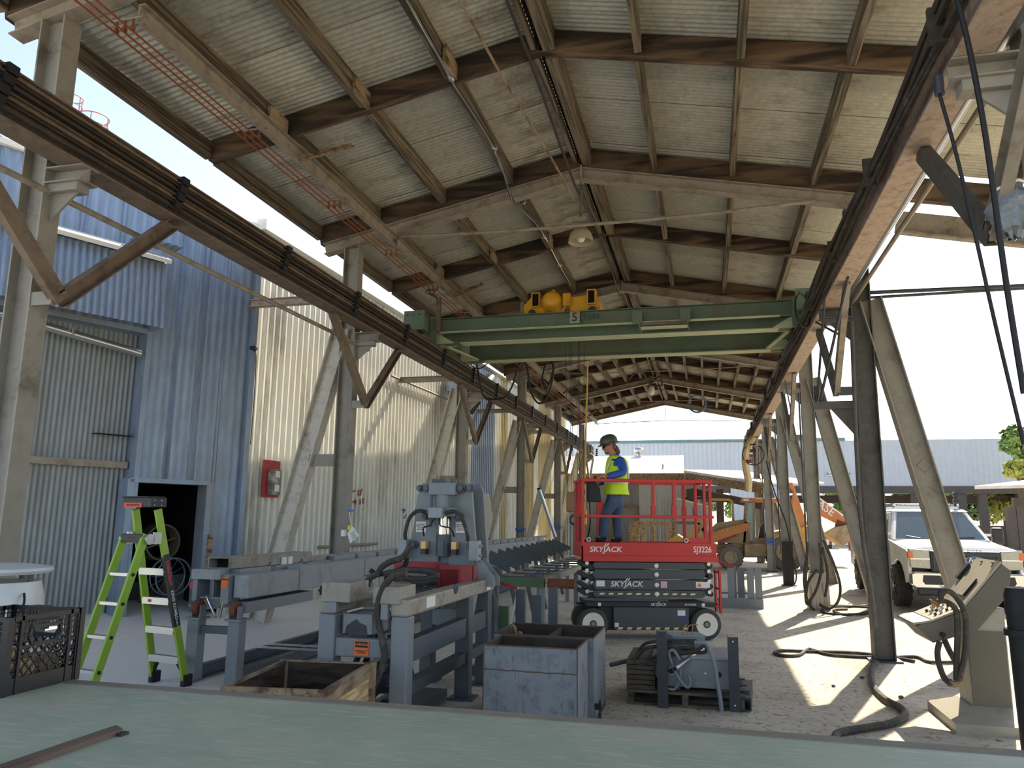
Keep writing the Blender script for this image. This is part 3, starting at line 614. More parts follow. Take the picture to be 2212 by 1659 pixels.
part(cv,'bed_rail','mach_worn',lambda m: m.bx(-5.36,-5.30,9.8,26,1.2,1.27))
part(cv,'limit_bracket','label_white',lambda m: (m.bx(-5.26,-5.24,8.95,9.06,1.2,1.29),m.bx(-5.26,-5.24,9.1,9.2,1.2,1.29)))
part(cv,'warning_label','label_orange',lambda m: m.bx(-5.255,-5.17,7.71,7.719,1.01,1.13))
text('warning_text','WARNING',.022,'black',cv,(-5.212,7.708,1.105),X_,Z_)
part(cv,'hand_knob',M('knob_red',(176,44,44),.5),lambda m: m.cyl((-5.66,7.78,1.02),(-5.66,7.84,1.02),.05,12),smooth=True)
for k in range(5):
    y = 9.9+2.2*k; part(cv,'air_valve','steel_dark',lambda m: (m.bx(-5.2,-5.05,y,y+.14,.74,.86),m.tube([(-5.1,y,.8),(-5.0,y-.15,.72),(-4.95,y-.3,.78),(-5.0,y-.4,.85)],.016,5,sub=3)))
part(cv,'air_hose','black',lambda m: m.tube([(-4.97,10.0,.78),(-4.85,9.7,.55),(-4.84,9.4,.35),(-4.9,9.2,.22)],.012,6,sub=4))
# ---------------------------------------------------------------- hydraulic press on its table
pt = T('press_table', 'heavy grey steel work table carrying the hydraulic press', 'table', (-2.78,7.4,0))
for x in (-3.12,-2.47):
    for y in ((6.17,8.58) if x < -3 else (6.17,7.86,8.58)):
        part(pt,'leg','mach_grey' if y < 7 else 'mach_dark',lambda m: m.bx(x-.075,x+.075,y-.075,y+.075,.02,1.0),bevel=.012)
        part(pt,'foot_plate','mach_dark',lambda m: m.bx(x-.13,x+.13,y-.12,y+.12,0,.022))
    part(pt,'side_rail','mach_worn',lambda m: m.bx(x-.08,x+.08,6.08,8.72,1.0,1.14),bevel=.02)
part(pt,'front_rail','mach_grey',lambda m: m.bx(-3.05,-2.55,6.12,6.24,.66,.81),bevel=.01)
part(pt,'back_rail','mach_grey',lambda m: m.bx(-3.05,-2.55,8.5,8.62,.62,.78))
part(pt,'side_stretcher','mach_dark',lambda m: (m.bx(-2.52,-2.42,6.2,8.6,.36,.46),m.bx(-2.52,-2.42,6.2,8.6,.62,.80),m.bx(-3.17,-3.07,6.2,8.6,.36,.46)))
part(pt,'gusset','mach_grey',lambda m: m.prism([(0,1.0),(.2,1.0),(0,.72)],(-2.41,7.93,0),Y_,Z_,(-.015,0,0)))
part(pt,'table_plate','mach_worn',lambda m: m.bx(-3.1,-2.5,6.5,8.7,1.02,1.06))
part(pt,'chute_box','mach_grey',lambda m: (m.bx(-3.0,-2.74,6.16,6.5,.84,1.0)))
part(pt,'chute_stain','steel_dark',lambda m: m.prism([(-2.98,.842),(-2.78,.842),(-2.79,.91),(-2.85,.93),(-2.88,.96),(-2.93,.93),(-2.97,.9)],(0,6.155,0),X_,Z_,(0,.003,0)))
part(pt,'stop_block','mach_worn',lambda m: m.bx(-3.16,-2.9,6.05,6.42,1.1,1.26),bevel=.008)
part(pt,'stop_block','mach_worn',lambda m: m.bx(-2.7,-2.46,6.06,6.42,1.1,1.24),bevel=.008)
part(pt,'stop_tab','mach_grey',lambda m: (m.bx(-3.1,-3.02,6.05,6.1,1.02,1.1),m.bx(-2.62,-2.56,6.05,6.1,.98,1.1)))
part(pt,'roller','steel_dark',lambda m: [m.cyl((-2.92,6.6+.2*i,1.09),(-2.68,6.6+.2*i,1.09),.04,10) for i in range(5)],smooth=True)
part(pt,'warning_label','label_orange',lambda m: m.bx(-2.87,-2.74,6.112,6.119,.675,.795))
part(pt,'label_band','black',lambda m: m.prism([(-2.862,.742),(-2.748,.742),(-2.748,.788),(-2.862,.788)],(0,6.1105,0),X_,Z_,(0,.001,0)))
text('warning_text','WARNING',.03,'label_orange',pt,(-2.805,6.1095,.765),X_,Z_)
text('warning_lines','EQUIPMENT STARTS & STOPS\nAUTOMATICALLY\nKEEP HANDS CLEAR',.009,'black',pt,(-2.805,6.1115,.708),X_,Z_)
part(pt,'label_tag','label_white',lambda m: (m.bx(-2.389,-2.388,6.5,6.72,1.03,1.12),m.bx(-2.389,-2.387,8.4,8.55,1.02,1.1)))
part(pt,'lifting_eye','mach_dark',lambda m: m.torus((-2.385,7.3,1.13),.035,.014,Y_,Z_,12,6))
part(pt,'flow_hose','hose',lambda m: (m.tube([at(*p,6.08) for p in ((878,1238),(850,1245),(828,1270),(817,1305),(818,1345),(826,1385),(830,1425),(812,1470),(798,1500))],.03,8,sub=4)),smooth=True)
part(pt,'flow_hose','hose',lambda m: [m.tube([at(px+o*3,py,6.45+.05*o) for px,py in pts],.028,8,sub=4) for o,pts in ((0,((842,1370),(848,1395),(846,1430),(835,1462),(818,1490),(800,1505))),(1,((800,1370),(785,1390),(770,1420),(762,1440))),(2,((812,1372),(800,1395),(786,1425),(775,1445))))],smooth=True)
part(pt,'pump_motor',M('motor_blue',(38,78,140),.5,var=.15,dirt=(40,48,60),damt=.4),lambda m: m.cyl((-3.0,7.0,.32),(-2.72,7.0,.32),.13,20),smooth=True)
part(pt,'motor_fin','motor_blue',lambda m: [m.bx(-2.98,-2.75,6.865,6.90,.22+.03*i,.235+.03*i) for i in range(7)])
part(pt,'pump_tray','mach_dark',lambda m: m.bx(-3.04,-2.55,6.5,7.6,.04,.14))
part(pt,'pump_pipe','steel_dark',lambda m: (m.tube([(-2.9,6.6,.14),(-2.85,6.55,.3),(-2.7,6.6,.32),(-2.66,6.7,.16)],.022,7,sub=3), m.torus((-2.68,6.55,.16),.07,.016,X_,Z_,14,6), m.bx(-2.8,-2.6,6.55,6.6,.2,.24)))
pr = T('hydraulic_press', 'tall grey hydraulic press with twin side plates and a red guard', 'press', (-2.92,8.5,1.06))
def PP(px,py,Y=8.45): return at(px,py,Y)
part(pr,'side_plate','mach_grey',lambda m: m.prism([(-3.33,1.06),(-2.98,1.06),(-2.98,2.2),(-3.2,2.2),(-3.26,2.05),(-3.31,1.5)],(0,8.45,0),X_,Z_,(0,.06,0)),bevel=.006)
part(pr,'side_plate','mach_grey',lambda m: m.prism([(-2.86,1.06),(-2.50,1.06),(-2.55,1.6),(-2.6,2.1),(-2.64,2.2),(-2.86,2.2)],(0,8.45,0),X_,Z_,(0,.06,0)),bevel=.006)
part(pr,'side_plate','mach_grey',lambda m: m.prism([(-2.86,1.06),(-2.45,1.06),(-2.5,1.6),(-2.54,2.1),(-2.58,2.2),(-3.2,2.2),(-3.3,1.5),(-3.33,1.06)],(0,8.72,0),X_,Z_,(0,.06,0)),bevel=.006)
part(pr,'lower_plate','mach_grey',lambda m: m.prism([(-3.0,1.06),(-2.55,1.06),(-2.55,1.5),(-3.0,1.5)],(0,8.5,0),X_,Z_,(0,.2,0)))
part(pr,'cylinder_head','mach_grey',lambda m: m.bx(-3.08,-2.76,8.33,8.6,2.06,2.2),bevel=.008)
part(pr,'cylinder_head','mach_grey',lambda m: m.bx(-3.08,-2.76,8.33,8.6,1.68,1.78),bevel=.008)
part(pr,'cylinder','mach_grey',lambda m: m.cyl((-2.92,8.44,1.78),(-2.92,8.44,2.06),.105,24),smooth=True)
for x in (-3.05,-2.79):
    part(pr,'tie_rod','mach_dark',lambda m: m.cyl((x,8.36,1.7),(x,8.36,2.2),.016,8))
part(pr,'head_nut','mach_dark',lambda m: [m.cyl((x,8.42,2.2),(x,8.42,2.245),.038,6) for x in (-3.03,-2.94,-2.81)])
part(pr,'ram','chrome',lambda m: m.cyl((-2.92,8.44,1.48),(-2.92,8.44,1.68),.085,24),smooth=True)
part(pr,'ram_tool','mach_dark',lambda m: (m.cyl((-2.92,8.44,1.24),(-2.92,8.44,1.49),.085,20),m.bx(-2.955,-2.885,8.34,8.4,1.24,1.42)),smooth=True)
for x,z,rr in ((-3.22,2.14,.032),(-3.13,2.14,.038),(-2.72,2.14,.045),(-2.61,2.14,.036),(-3.14,1.68,.032),(-2.73,1.68,.036),(-3.27,1.36,.036),(-2.6,1.36,.034),(-2.62,1.14,.03)):
    part(pr,'bolt','mach_dark',lambda m: (m.cyl((x,8.45,z),(x,8.41,z),rr*1.25,14),m.cyl((x,8.41,z),(x,8.37,z),rr*.85,6)))
part(pr,'valve_box','mach_light',lambda m: m.bx(-3.04,-2.87,8.22,8.32,1.66,1.78),bevel=.012)
for s_ in (-1,1):
    xx = -2.955+s_*.12
    part(pr,'hose','hose',lambda m: m.tube([(xx,8.28,1.72),(xx+s_*.09,8.25,1.74),(xx+s_*.19,8.25,1.66),(xx+s_*.245,8.27,1.5),(xx+s_*.25,8.3,1.42)],.022,8,sub=4),smooth=True)
    part(pr,'sensor_cable','black',lambda m: m.tube([(-2.955+s_*.03,8.3,1.66),(-2.955+s_*.06,8.24,1.58),(-2.94+s_*.16,8.26,1.55),(-2.94+s_*.18,8.34,1.46)],.008,6,sub=4))
    part(pr,'sensor','steel_dark',lambda m: m.bx(-2.94+s_*.18-.03,-2.94+s_*.18+.03,8.32,8.42,1.26,1.32))
    part(pr,'sensor_face',M('sensor_orange',(240,190,120),.4),lambda m: m.bx(-2.94+s_*.18-.028,-2.94+s_*.18+.028,8.32,8.42,1.32,1.4))
    part(pr,'side_box','mach_light',lambda m: m.bx(-2.94+s_*.42-.05,-2.94+s_*.42+.05,8.28,8.44,1.2,1.42),bevel=.008)
    part(pr,'box_knob','zinc',lambda m: [m.cyl((-2.94+s_*.47,8.36,z),(-2.94+s_*.5,8.36,z),.018,8) for z in (1.26,1.36)])
    part(pr,'notice','label_white',lambda m: m.bx(-2.96+s_*.24-.06,-2.96+s_*.24+.06,8.444,8.449,1.5,1.62))
    text('notice_text','WARNING\nKEEP HANDS\nCLEAR OF\nMACHINE',.02,'red_guard',pr,(-2.96+s_*.24,8.443,1.56),X_,Z_)
part(pr,'guard','red_guard',lambda m: (m.bx(-3.37,-2.825,8.1,8.14,1.24,1.33),m.bx(-2.825,-2.805,8.0,8.3,1.03,1.31),m.bx(-2.485,-2.465,8.1,8.3,1.15,1.3),m.bx(-2.825,-2.565,8.0,8.02,1.26,1.31),m.bx(-2.825,-2.565,8.0,8.02,1.03,1.075),m.bx(-2.825,-2.795,8.0,8.02,1.075,1.26),m.bx(-2.595,-2.565,8.0,8.02,1.075,1.26),m.prism([(-2.565,8.0),(-2.465,8.1),(-2.465,8.13),(-2.585,8.02)],(0,0,1.03),X_,Y_,(0,0,.28))))
part(pr,'guard_mesh','red_guard',lambda m: [m.bar((-2.795+.018*i+a,8.01,1.075+b),(-2.795+.018*i+a2,8.01,1.075+b2),.004,.004) for i in range(-9,11) for (a,b,a2,b2) in ((max(0,-.018*i),max(0,-.018*i),min(.185,.2-.018*i),min(.185,.2-.018*i)),) if a2 > a])
part(pr,'guard_mesh','red_guard',lambda m: [m.bar((-2.795+.018*i-a,8.012,1.075+a),(-2.795+.018*i-a2,8.012,1.075+a2),.004,.004) for i in range(1,21) for (a,a2) in ((max(0,.018*i-.2),min(.185,.018*i)),) if a2 > a])
part(pr,'guard_shade','shade_black',lambda m: m.bx(-2.795,-2.595,8.12,8.13,1.07,1.27))  # black sheet added as the shade behind the mesh
part(pr,'clamp_frame','mach_worn',lambda m: (m.bx(-3.36,-3.32,8.0,8.2,1.05,1.26),m.bx(-2.99,-2.95,8.0,8.2,1.02,1.27),m.bx(-3.32,-2.99,8.05,8.09,1.2,1.23)))
part(pr,'brace_plate','mach_light',lambda m: [m.prism([(0,1.06),(.2,1.06),(.2,1.15),(.03,1.36),(0,1.36)],(-2.5,y,0),X_,Z_,(0,.02,0)) for y in (8.4,8.6)])
part(pr,'supply_hose','hose',lambda m: [m.tube([at(*p,7.5) for p in pts],.032,8,sub=4) for pts in (((885,1180),(870,1203),(840,1215),(822,1228),(815,1245)),((815,1240),(800,1248),(790,1258)),((830,1240),(870,1232),(905,1232),(938,1237),(940,1246),(905,1252),(870,1248),(850,1248)),((890,1258),(920,1258),(940,1250)))],smooth=True)
part(pr,'supply_hose','black',lambda m: m.tube([at(*p,7.6) for p in ((880,1205),(872,1225),(845,1236),(815,1240),(800,1232))],.026,8,sub=4),smooth=True)
for o in kids(pr):
    nm = o.name.split('.')[0]; zc = sum(v.co.z for v in o.data.vertices)/len(o.data.vertices)+1.06
    if nm in ('cylinder','ram','ram_tool','valve_box','hose','sensor_cable','sensor','sensor_face','side_box','box_knob','notice','notice_text') or (nm in ('cylinder_head','bolt') and 1.3 < zc < 1.85): o.location.z += .14
# ---------------------------------------------------------------- stock supports beyond the press
st = T('stock_rack', 'green framed stock rack with a row of slanted dark grey arms beside the conveyor', 'rack', (-3,14,0))
for k in range(14):
    y = 11.2+.78*k; x = -3.05-.09*k*.6
    part(st,'slanted_arm','mach_dark',lambda m: m.bar((x-.5,y+.25,1.22),(x+.05,y,1.02),.02,.1))
    if k % 2 == 0: part(st,'arm_post','mach_dark',lambda m: m.bar((x+.1,y+.1,.0),(x-.15,y+.1,1.06),.07,.07))
    part(st,'cross_rail','mach_dark',lambda m: m.bx(-3.1,-2.4,y+.3,y+.34,.93,.96))
part(st,'front_beam',M('rack_green',(72,104,66),.55,var=.1,dirt=(70,74,60),damt=.3),lambda m: m.bx(-3.15,-2.35,11.3,11.42,.82,.95))
part(st,'front_roll','rust',lambda m: m.cyl((-2.3,11.36,.88),(-1.9,11.36,.88),.07,12),smooth=True)
part(st,'side_beam','mach_worn',lambda m: m.bx(-3.15,-3.05,11.4,21.5,.86,.95))
part(st,'side_beam','mach_worn',lambda m: m.bx(-2.45,-2.35,11.4,21.5,.86,.95))
for y in (11.4,14.5,17.5,20.8):
    for x in (-3.1,-2.4): part(st,'leg','mach_grey',lambda m: m.bx(x-.04,x+.04,y-.04,y+.04,0,.86))
    part(st,'leg_brace','zinc',lambda m: m.bar((-2.9,y,.05),(-2.75,y,.82),.05,.03))
sg = T('infeed_stand', 'cluster of upright dark grey plates with sloping red top bars', 'stand', (-2.2,9.3,0))
for x,y,z,mt in ((-2.64,9.15,1.03,'mach_dark'),(-2.52,9.0,.92,'mach_dark'),(-2.38,9.1,.78,'rack_green'),(-2.22,9.3,.96,'mach_dark'),(-2.02,9.3,.9,'mach_dark'),(-1.82,9.3,1.0,'mach_dark')):
    part(sg,'upright_plate',mt,lambda m: m.bx(x-.055,x+.055,y-.02,y+.05,.1,z))
part(sg,'red_bar','red_guard',lambda m: m.bar((-2.66,9.2,1.1),(-2.25,9.25,.98),.05,.035))
part(sg,'red_bar','red_guard',lambda m: m.bar((-2.66,9.0,.92),(-2.5,9.0,.88),.05,.035))
part(sg,'base_channel','mach_dark',lambda m: m.bx(-2.75,-1.7,9.0,9.4,0,.1))
us = T('loading_stand', 'grey U shaped steel stand with red sloping bar at the right of the scissor lift', 'stand', (.6,17.8,0))
for x,y in ((.44,17.5),(.66,17.9),(.84,17.5),(1.0,17.5),(.5,18.2)):
    part(us,'upright_plate','mach_grey',lambda m: m.bx(x-.07,x+.07,y-.03,y+.03,.12,.82))
part(us,'base_channel','mach_grey',lambda m: m.bx(.1,1.08,17.42,17.55,0,.2))
part(us,'red_bar','red_guard',lambda m: m.bar((.05,17.5,1.0),(.5,17.5,.84),.07,.05))
part(us,'mid_bar','mach_grey',lambda m: m.bx(.2,.85,17.85,17.9,.25,.29))
# ---------------------------------------------------------------- foreground: green table, crate, drum
M('table_green', (166,176,150), .55, .05, var=.10, scale=3, dirt=(186,176,150), damt=.42, dscale=1.5, grain=((190,190,168), (9,60,1), -.3))
M('table_edge', (136,126,110), .8, 0, var=.15, scale=8)
gt = T('work_table', 'long dusty green topped steel work table across the near edge of the view', 'table', (-.8,1.8,0))
part(gt,'table_top','table_green',lambda m: m.bx(-4.2,2.6,1.0,2.72,1.08,1.14),bevel=.012)
part(gt,'edge_strip','table_edge',lambda m: m.bx(-4.2,2.6,2.66,2.73,1.1,1.143),bevel=.006)
for x in (-4,-.8,2.4):
    for y in (1.15,2.5): part(gt,'leg','mach_dark',lambda m: m.bx(x-.05,x+.05,y-.05,y+.05,0,1.08))
t = T('flat_bar', 'brown rusty bar lying on the green table top', 'bar', (-1.775,1.85,1.14))
part(t,'bar',M('bar_brown',(112,92,78),.7,var=.2,dirt=(80,60,50)),lambda m: m.prism([(-.028,0),(.028,0),(.024,.016),(0,.024),(-.024,.016)],(-1.79,1.2,1.14),X_,Z_,(.01,.93,0)),smooth=True)
part(t,'end_notch','steel_dark',lambda m: m.bx(-1.76,-1.735,2.1,2.135,1.141,1.148))
ck = T('milk_crate', 'black plastic milk crate on the green table holding pale offcuts', 'crate', (-2.68,2.57,1.14))
CX0, CX1, CY0, CY1, CZ0, CZ1 = -2.85,-2.51,2.4,2.74,1.14,1.42
blk = M('crate_black',(24,25,30),.4,var=.15)
def panel(fr, name='side_panel'):                     # fr(u,z) -> point; u in 0..1
    m = MB()
    def bar(a,b,w_=.007): m.bar(fr(*a), fr(*b), w_, w_, Z_)
    for a_ in (.04,.16,.84,.96): m.bar(fr(a_,0), fr(a_,.28), .012, .016, Z_)
    m.bar(fr(0,.03),fr(1,.03),.01,.06,Z_); m.bar(fr(0,.272),fr(1,.272),.016,.016,Z_)
    for z in (.25,.23,.208,.186): bar((0,z),(.28,z),.004); bar((.72,z),(1,z),.004)
    bar((.28,.25),(.72,.25),.004)
    for k in range(1,20): bar((.04+.92*k/20,.235 if .3 < k/20 < .7 else .19),(.04+.92*k/20,.272),.003)
    bar((.3,.235),(.7,.235),.012); bar((.33,.17),(.67,.17),.012); bar((.3,.235),(.28,.2),.012); bar((.28,.2),(.33,.17),.012); bar((.7,.235),(.72,.2),.012); bar((.72,.2),(.67,.17),.012)
    bar((.04,.165),(.96,.165),.008)
    for k in range(-3,10):
        for s_ in (1,-1):
            u0 = .04+k*.115 if s_ == 1 else .96-k*.115; z0, z1 = .06, .165; u1 = u0+s_*.28
            lo, hi = min(u0,u1), max(u0,u1)
            if hi < .06 or lo > .94: continue
            ta = 0 if .04 <= u0 <= .96 else ((.04-u0)/(u1-u0) if u0 < .04 else (.96-u0)/(u1-u0))
            tb = 1 if .04 <= u1 <= .96 else ((.96-u0)/(u1-u0) if u1 > .96 else (.04-u0)/(u1-u0))
            if tb > ta: bar((u0+(u1-u0)*ta,z0+(z1-z0)*ta),(u0+(u1-u0)*tb,z0+(z1-z0)*tb),.006)
    m.build(name, blk, ck)
panel(lambda u,z: V((CX1,CY0+(CY1-CY0)*u,CZ0+z))); panel(lambda u,z: V((CX0,CY0+(CY1-CY0)*u,CZ0+z)))
panel(lambda u,z: V((CX0+(CX1-CX0)*u,CY0,CZ0+z))); panel(lambda u,z: V((CX0+(CX1-CX0)*u,CY1,CZ0+z)))
part(ck,'crate_floor',blk,lambda m: m.bx(CX0,CX1,CY0,CY1,CZ0+.002,CZ0+.012))
part(ck,'corner_post',blk,lambda m: [m.bx(x-.012,x+.012,y-.012,y+.012,CZ0,CZ1) for x in (CX0,CX1) for y in (CY0,CY1)])
for i,(x,y,z,dx,dy,dz,rr) in enumerate(((-2.6,2.5,1.2,.12,.16,.09,.2),(-2.68,2.62,1.19,.13,.12,.08,-.4),(-2.76,2.5,1.19,.1,.14,.07,.7),(-2.6,2.65,1.2,.1,.1,.1,.1),(-2.7,2.52,1.26,.16,.1,.05,1.1))):
    t = T('offcut', ['squarish tan offcut nearest the outer crate wall','pale offcut at the back middle of the milk crate','thin tan offcut at the inner front of the milk crate','pale cube like offcut in the back corner of the crate','flat tan offcut lying on top of the other crate offcuts'][i], 'offcut', (x,y,z-dz/2), group='offcuts in the milk crate')
    part(t,'block','wood_pale' if i%2 else 'ply',lambda m: m.box((x,y,z),(dx,dy,dz),Matrix.Rotation(rr,3,'Z')),bevel=.006)
dr = T('motor_housing', 'white round steel housing with a domed lid behind the milk crate', 'housing', (-4.87,4.5,0))
part(dr,'body',M('housing_white',(206,208,208),.4,.1,var=.06,dirt=(150,146,138),damt=.2),lambda m: m.lathe((-4.87,4.5,0),[(.0,.2),(.31,.2),(.33,.9),(.31,1.22),(.28,1.33),(.0,1.33)],32),smooth=True)
part(dr,'lid','housing_white',lambda m: m.lathe((-4.87,4.5,1.385),[(.0,0),(.33,.0),(.352,.02),(.345,.04),(.2,.06),(0,.065)],32),smooth=True)
part(dr,'lid_spacer','mach_dark',lambda m: [m.cyl((-4.87+.25*cos(a),4.5+.25*sin(a),1.32),(-4.87+.25*cos(a),4.5+.25*sin(a),1.39),.02,8) for a in (0.2,1.7,3.3,4.9)])
part(dr,'leg','mach_dark',lambda m: [m.bx(-4.87+x-.03,-4.87+x+.03,4.5+y-.03,4.5+y+.03,0,.22) for x in (-.22,.22) for y in (-.22,.22)])
part(dr,'valve_bank','steel_dark',lambda m: [m.bx(-4.52+.026*i,-4.503+.026*i,4.43,4.53,1.06,1.18) for i in range(5)]+[m.bx(-4.55,-4.37,4.43,4.5,1.03,1.07)])
part(dr,'valve_cable','black',lambda m: m.tube([(-4.56,4.45,1.26),(-4.52,4.42,1.2),(-4.53,4.4,1.12),(-4.5,4.43,1.08)],.008,6,sub=4))
part(dr,'bracket','mach_dark',lambda m: m.bx(-4.6,-4.45,4.45,4.55,.94,1.04))
# ---------------------------------------------------------------- lime green combination ladder
M('lime', (146,182,58), .4, 0, var=.06, scale=4)
M('alu', (206,206,202), .35, .7, var=.05)
ld = T('combination_ladder', 'lime green fibreglass stepladder with aluminium rungs standing by the dark doorway', 'ladder', (-5.8,7.03,0), radians(-10))
LM = FR[ld.as_pointer()]
def lw(x,y,z): return LM @ V((x,y,z))
def rail(x0,y0,z0,x1,y1,z1,w_=.03,h_=.085): 
    part(ld,'side_rail','lime',lambda m: m.bar(lw(x0,y0,z0),lw(x1,y1,z1),w_,h_,LM.to_3x3() @ Y_),bevel=.004)
for s_ in (-1,1):
    rail(s_*.235,.55,.04,s_*.165,.05,1.86)          # climbing section
    rail(s_*.15,-.55,.03,s_*.15,-.06,1.60)          # rear section
    part(ld,'rubber_foot','black',lambda m: m.box(lw(s_*.235,.56,.06),(.06,.12,.12),LM.to_3x3()),bevel=.01)
    part(ld,'rubber_foot','black',lambda m: m.box(lw(s_*.15,-.55,.03),(.05,.1,.06),LM.to_3x3()))
    part(ld,'foot_brace','black',lambda m: m.bar(lw(s_*.225,.53,.12),lw(s_*.11,.49,.29),.03,.03))
    part(ld,'hinge','zinc',lambda m: (m.cyl(lw(s_*.165,-.04,1.55),lw(s_*.2,-.04,1.55),.055,16),m.box(lw(s_*.19,.05,1.56),(.02,.1,.12),LM.to_3x3())),smooth=True)
for z in (.29,.60,.91,1.22):
    f = (z-.04)/1.82; hw = .235-.07*f; y = .55-.5*f
    part(ld,'step','alu',lambda m: m.box(lw(0,y,z),(2*hw,.085,.03) if z > 1 else (2*hw,.085,.028),LM.to_3x3()))
    part(ld,'step_front','alu',lambda m: m.box(lw(0,y-.04,z-.015),(2*hw-.02,.012,.07),LM.to_3x3()))
for z in (.30,.61,.92,1.2):
    f = (z-.03)/1.57; y = -.55+.49*f
    part(ld,'rung','alu',lambda m: m.box(lw(0,y,z),(.29,.07,.03),LM.to_3x3()))
    part(ld,'rung_plug','black',lambda m: m.cyl(lw(.166,y,z),lw(.172,y,z),.018,12))
part(ld,'cross_brace','steel_dark',lambda m: m.box(lw(0,-.1,1.56),(.32,.03,.09),LM.to_3x3()),bevel=.01)
text('brace_mark','Little Giant',.022,'red_guard',ld,lw(.02,-.117,1.565),LM.to_3x3() @ X_,Z_)
part(ld,'top_cap',M('cap_black',(40,42,44),.5),lambda m: (m.box(lw(0,.02,1.93),(.42,.2,.1),LM.to_3x3()),m.box(lw(0,.0,1.985),(.4,.22,.012),LM.to_3x3())),bevel=.012)
part(ld,'cap_panel',M('cap_red',(216,84,60),.5),lambda m: m.box(lw(-.05,-.082,1.9),(.26,.012,.05),LM.to_3x3()))
text('cap_marks','OOOOOOO',.034,'cap_black',ld,lw(-.05,-.0895,1.9),LM.to_3x3() @ X_,Z_)
part(ld,'cap_bolt','zinc',lambda m: [m.cyl(lw(.211,.0+dx,1.92+dz),lw(.214,dx,1.92+dz),.006,8) for dx in (-.04,.05) for dz in (-.02,.03)])
# black label running down the right climbing rail
ra, rb = lw(.165+.07*.10,.05+.5*.10,1.86-1.82*.10), lw(.235,.55,.04)
ru = (rb-ra).normalized(); rn = LM.to_3x3() @ V((0,-1,0)); rn = (rn-ru*rn.dot(ru)).normalized(); rs = ru.cross(rn)
e0 = rn*.0445
part(ld,'rail_label','cap_black',lambda m: m.sect(ra+ru*.32+rn*.0432,ra+ru*1.08+rn*.0432,[(-.0148,-.001),(.0148,-.001),(.0148,.001),(-.0148,.001)],rn))
ls_ = LM.to_3x3() @ X_
part(ld,'rail_label','cap_black',lambda m: m.sect(ra+ru*.30+ls_*.0152,ra+ru*1.08+ls_*.0152,[(-.001,-.04),(.001,-.04),(.001,.04),(-.001,.04)],rn))
rv = ls_.cross(ru).normalized()
text('rail_name','LittleGiant',.062,M('label_red',(214,60,44),.5),ld,ra+ru*.50+ls_*.0168,ru,rv)
text('rail_name','KING KOMBO',.05,'label_white',ld,ra+ru*.85+ls_*.0168,ru,rv)
text('rail_name','USA',.03,'label_white',ld,ra+ru*1.04+ls_*.0168,ru,rv)
part(ld,'step_label','red_guard',lambda m: m.box(lw(-.08,.55-.5*.478-.0475,.895),(.05,.002,.03),LM.to_3x3()))
# ---------------------------------------------------------------- wooden box, steel bins
wb = T('wooden_box', 'open plywood box framed in rough lumber between the table and the press', 'box', (-2.95,5.42,0), radians(7))
W2, D2, BH = .37, .52, .655
def wpart(name, mat, fn, **kw): return part(wb, name, mat, fn, local=True, **kw)
wpart('front_board','wood_pale',lambda m: m.bx(-W2,W2,-D2,-D2+.03,BH-.1,BH))
wpart('back_board','wood_pale',lambda m: m.bx(-W2,W2,D2-.03,D2,BH-.1,BH))
wpart('side_board','wood_pale',lambda m: m.bx(W2-.03,W2+.004,-D2+.03,D2-.06,BH-.11,BH))
wpart('side_board','wood_pale',lambda m: m.bx(-W2,-W2+.03,-D2+.03,D2-.03,BH-.1,BH))
wpart('corner_post','wood_pale',lambda m: [m.bx(x-.035,x+.035,y-.03,y+.03,0,BH+.004) for x in (-W2+.02,W2) for y in (D2-.02,)])
wpart('corner_post','wood_pale',lambda m: [m.bx(x-.02,x+.02,y-.02,y+.02,0,BH-.1) for x in (-W2+.03,W2-.03) for y in (-D2+.04,)])
wpart('plywood_panel','ply',lambda m: m.bx(W2-.02,W2-.004,-D2+.02,D2-.03,.02,BH-.08))
wpart('plywood_panel','ply',lambda m: [m.bx(-W2+.004,-W2+.02,-D2+.02,D2-.03,.02,BH-.08),m.bx(-W2+.02,W2-.02,-D2+.008,-D2+.02,.02,BH-.08),m.bx(-W2+.02,W2-.02,D2-.02,D2-.008,.02,BH-.08)])
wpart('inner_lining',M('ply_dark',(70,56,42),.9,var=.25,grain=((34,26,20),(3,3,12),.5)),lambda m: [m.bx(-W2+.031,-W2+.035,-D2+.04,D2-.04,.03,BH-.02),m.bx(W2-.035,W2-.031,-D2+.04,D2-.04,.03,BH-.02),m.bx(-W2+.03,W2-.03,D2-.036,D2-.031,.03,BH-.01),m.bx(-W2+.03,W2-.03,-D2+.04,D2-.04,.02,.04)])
t = T('wood_splinter', 'pink sliver of wood sticking up in the plywood box', 'offcut', (-2.8,5.3,.04))
part(t,'sliver',M('sliver_pink',(196,150,140),.7),lambda m: m.prism([(0,0),(.06,0),(-.22,.52)],(-2.72,5.3,.05),X_,Z_,(0,.012,0)))
M('bin_steel', (126,133,138), .55, .15, var=.10, scale=4, dirt=(84,84,88), damt=.35, dscale=5, grain=((96,86,76), (30,30,6), -.75))
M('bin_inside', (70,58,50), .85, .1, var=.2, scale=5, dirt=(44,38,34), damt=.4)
M('rust_edge', (96,78,64), .9, 0, var=.2)
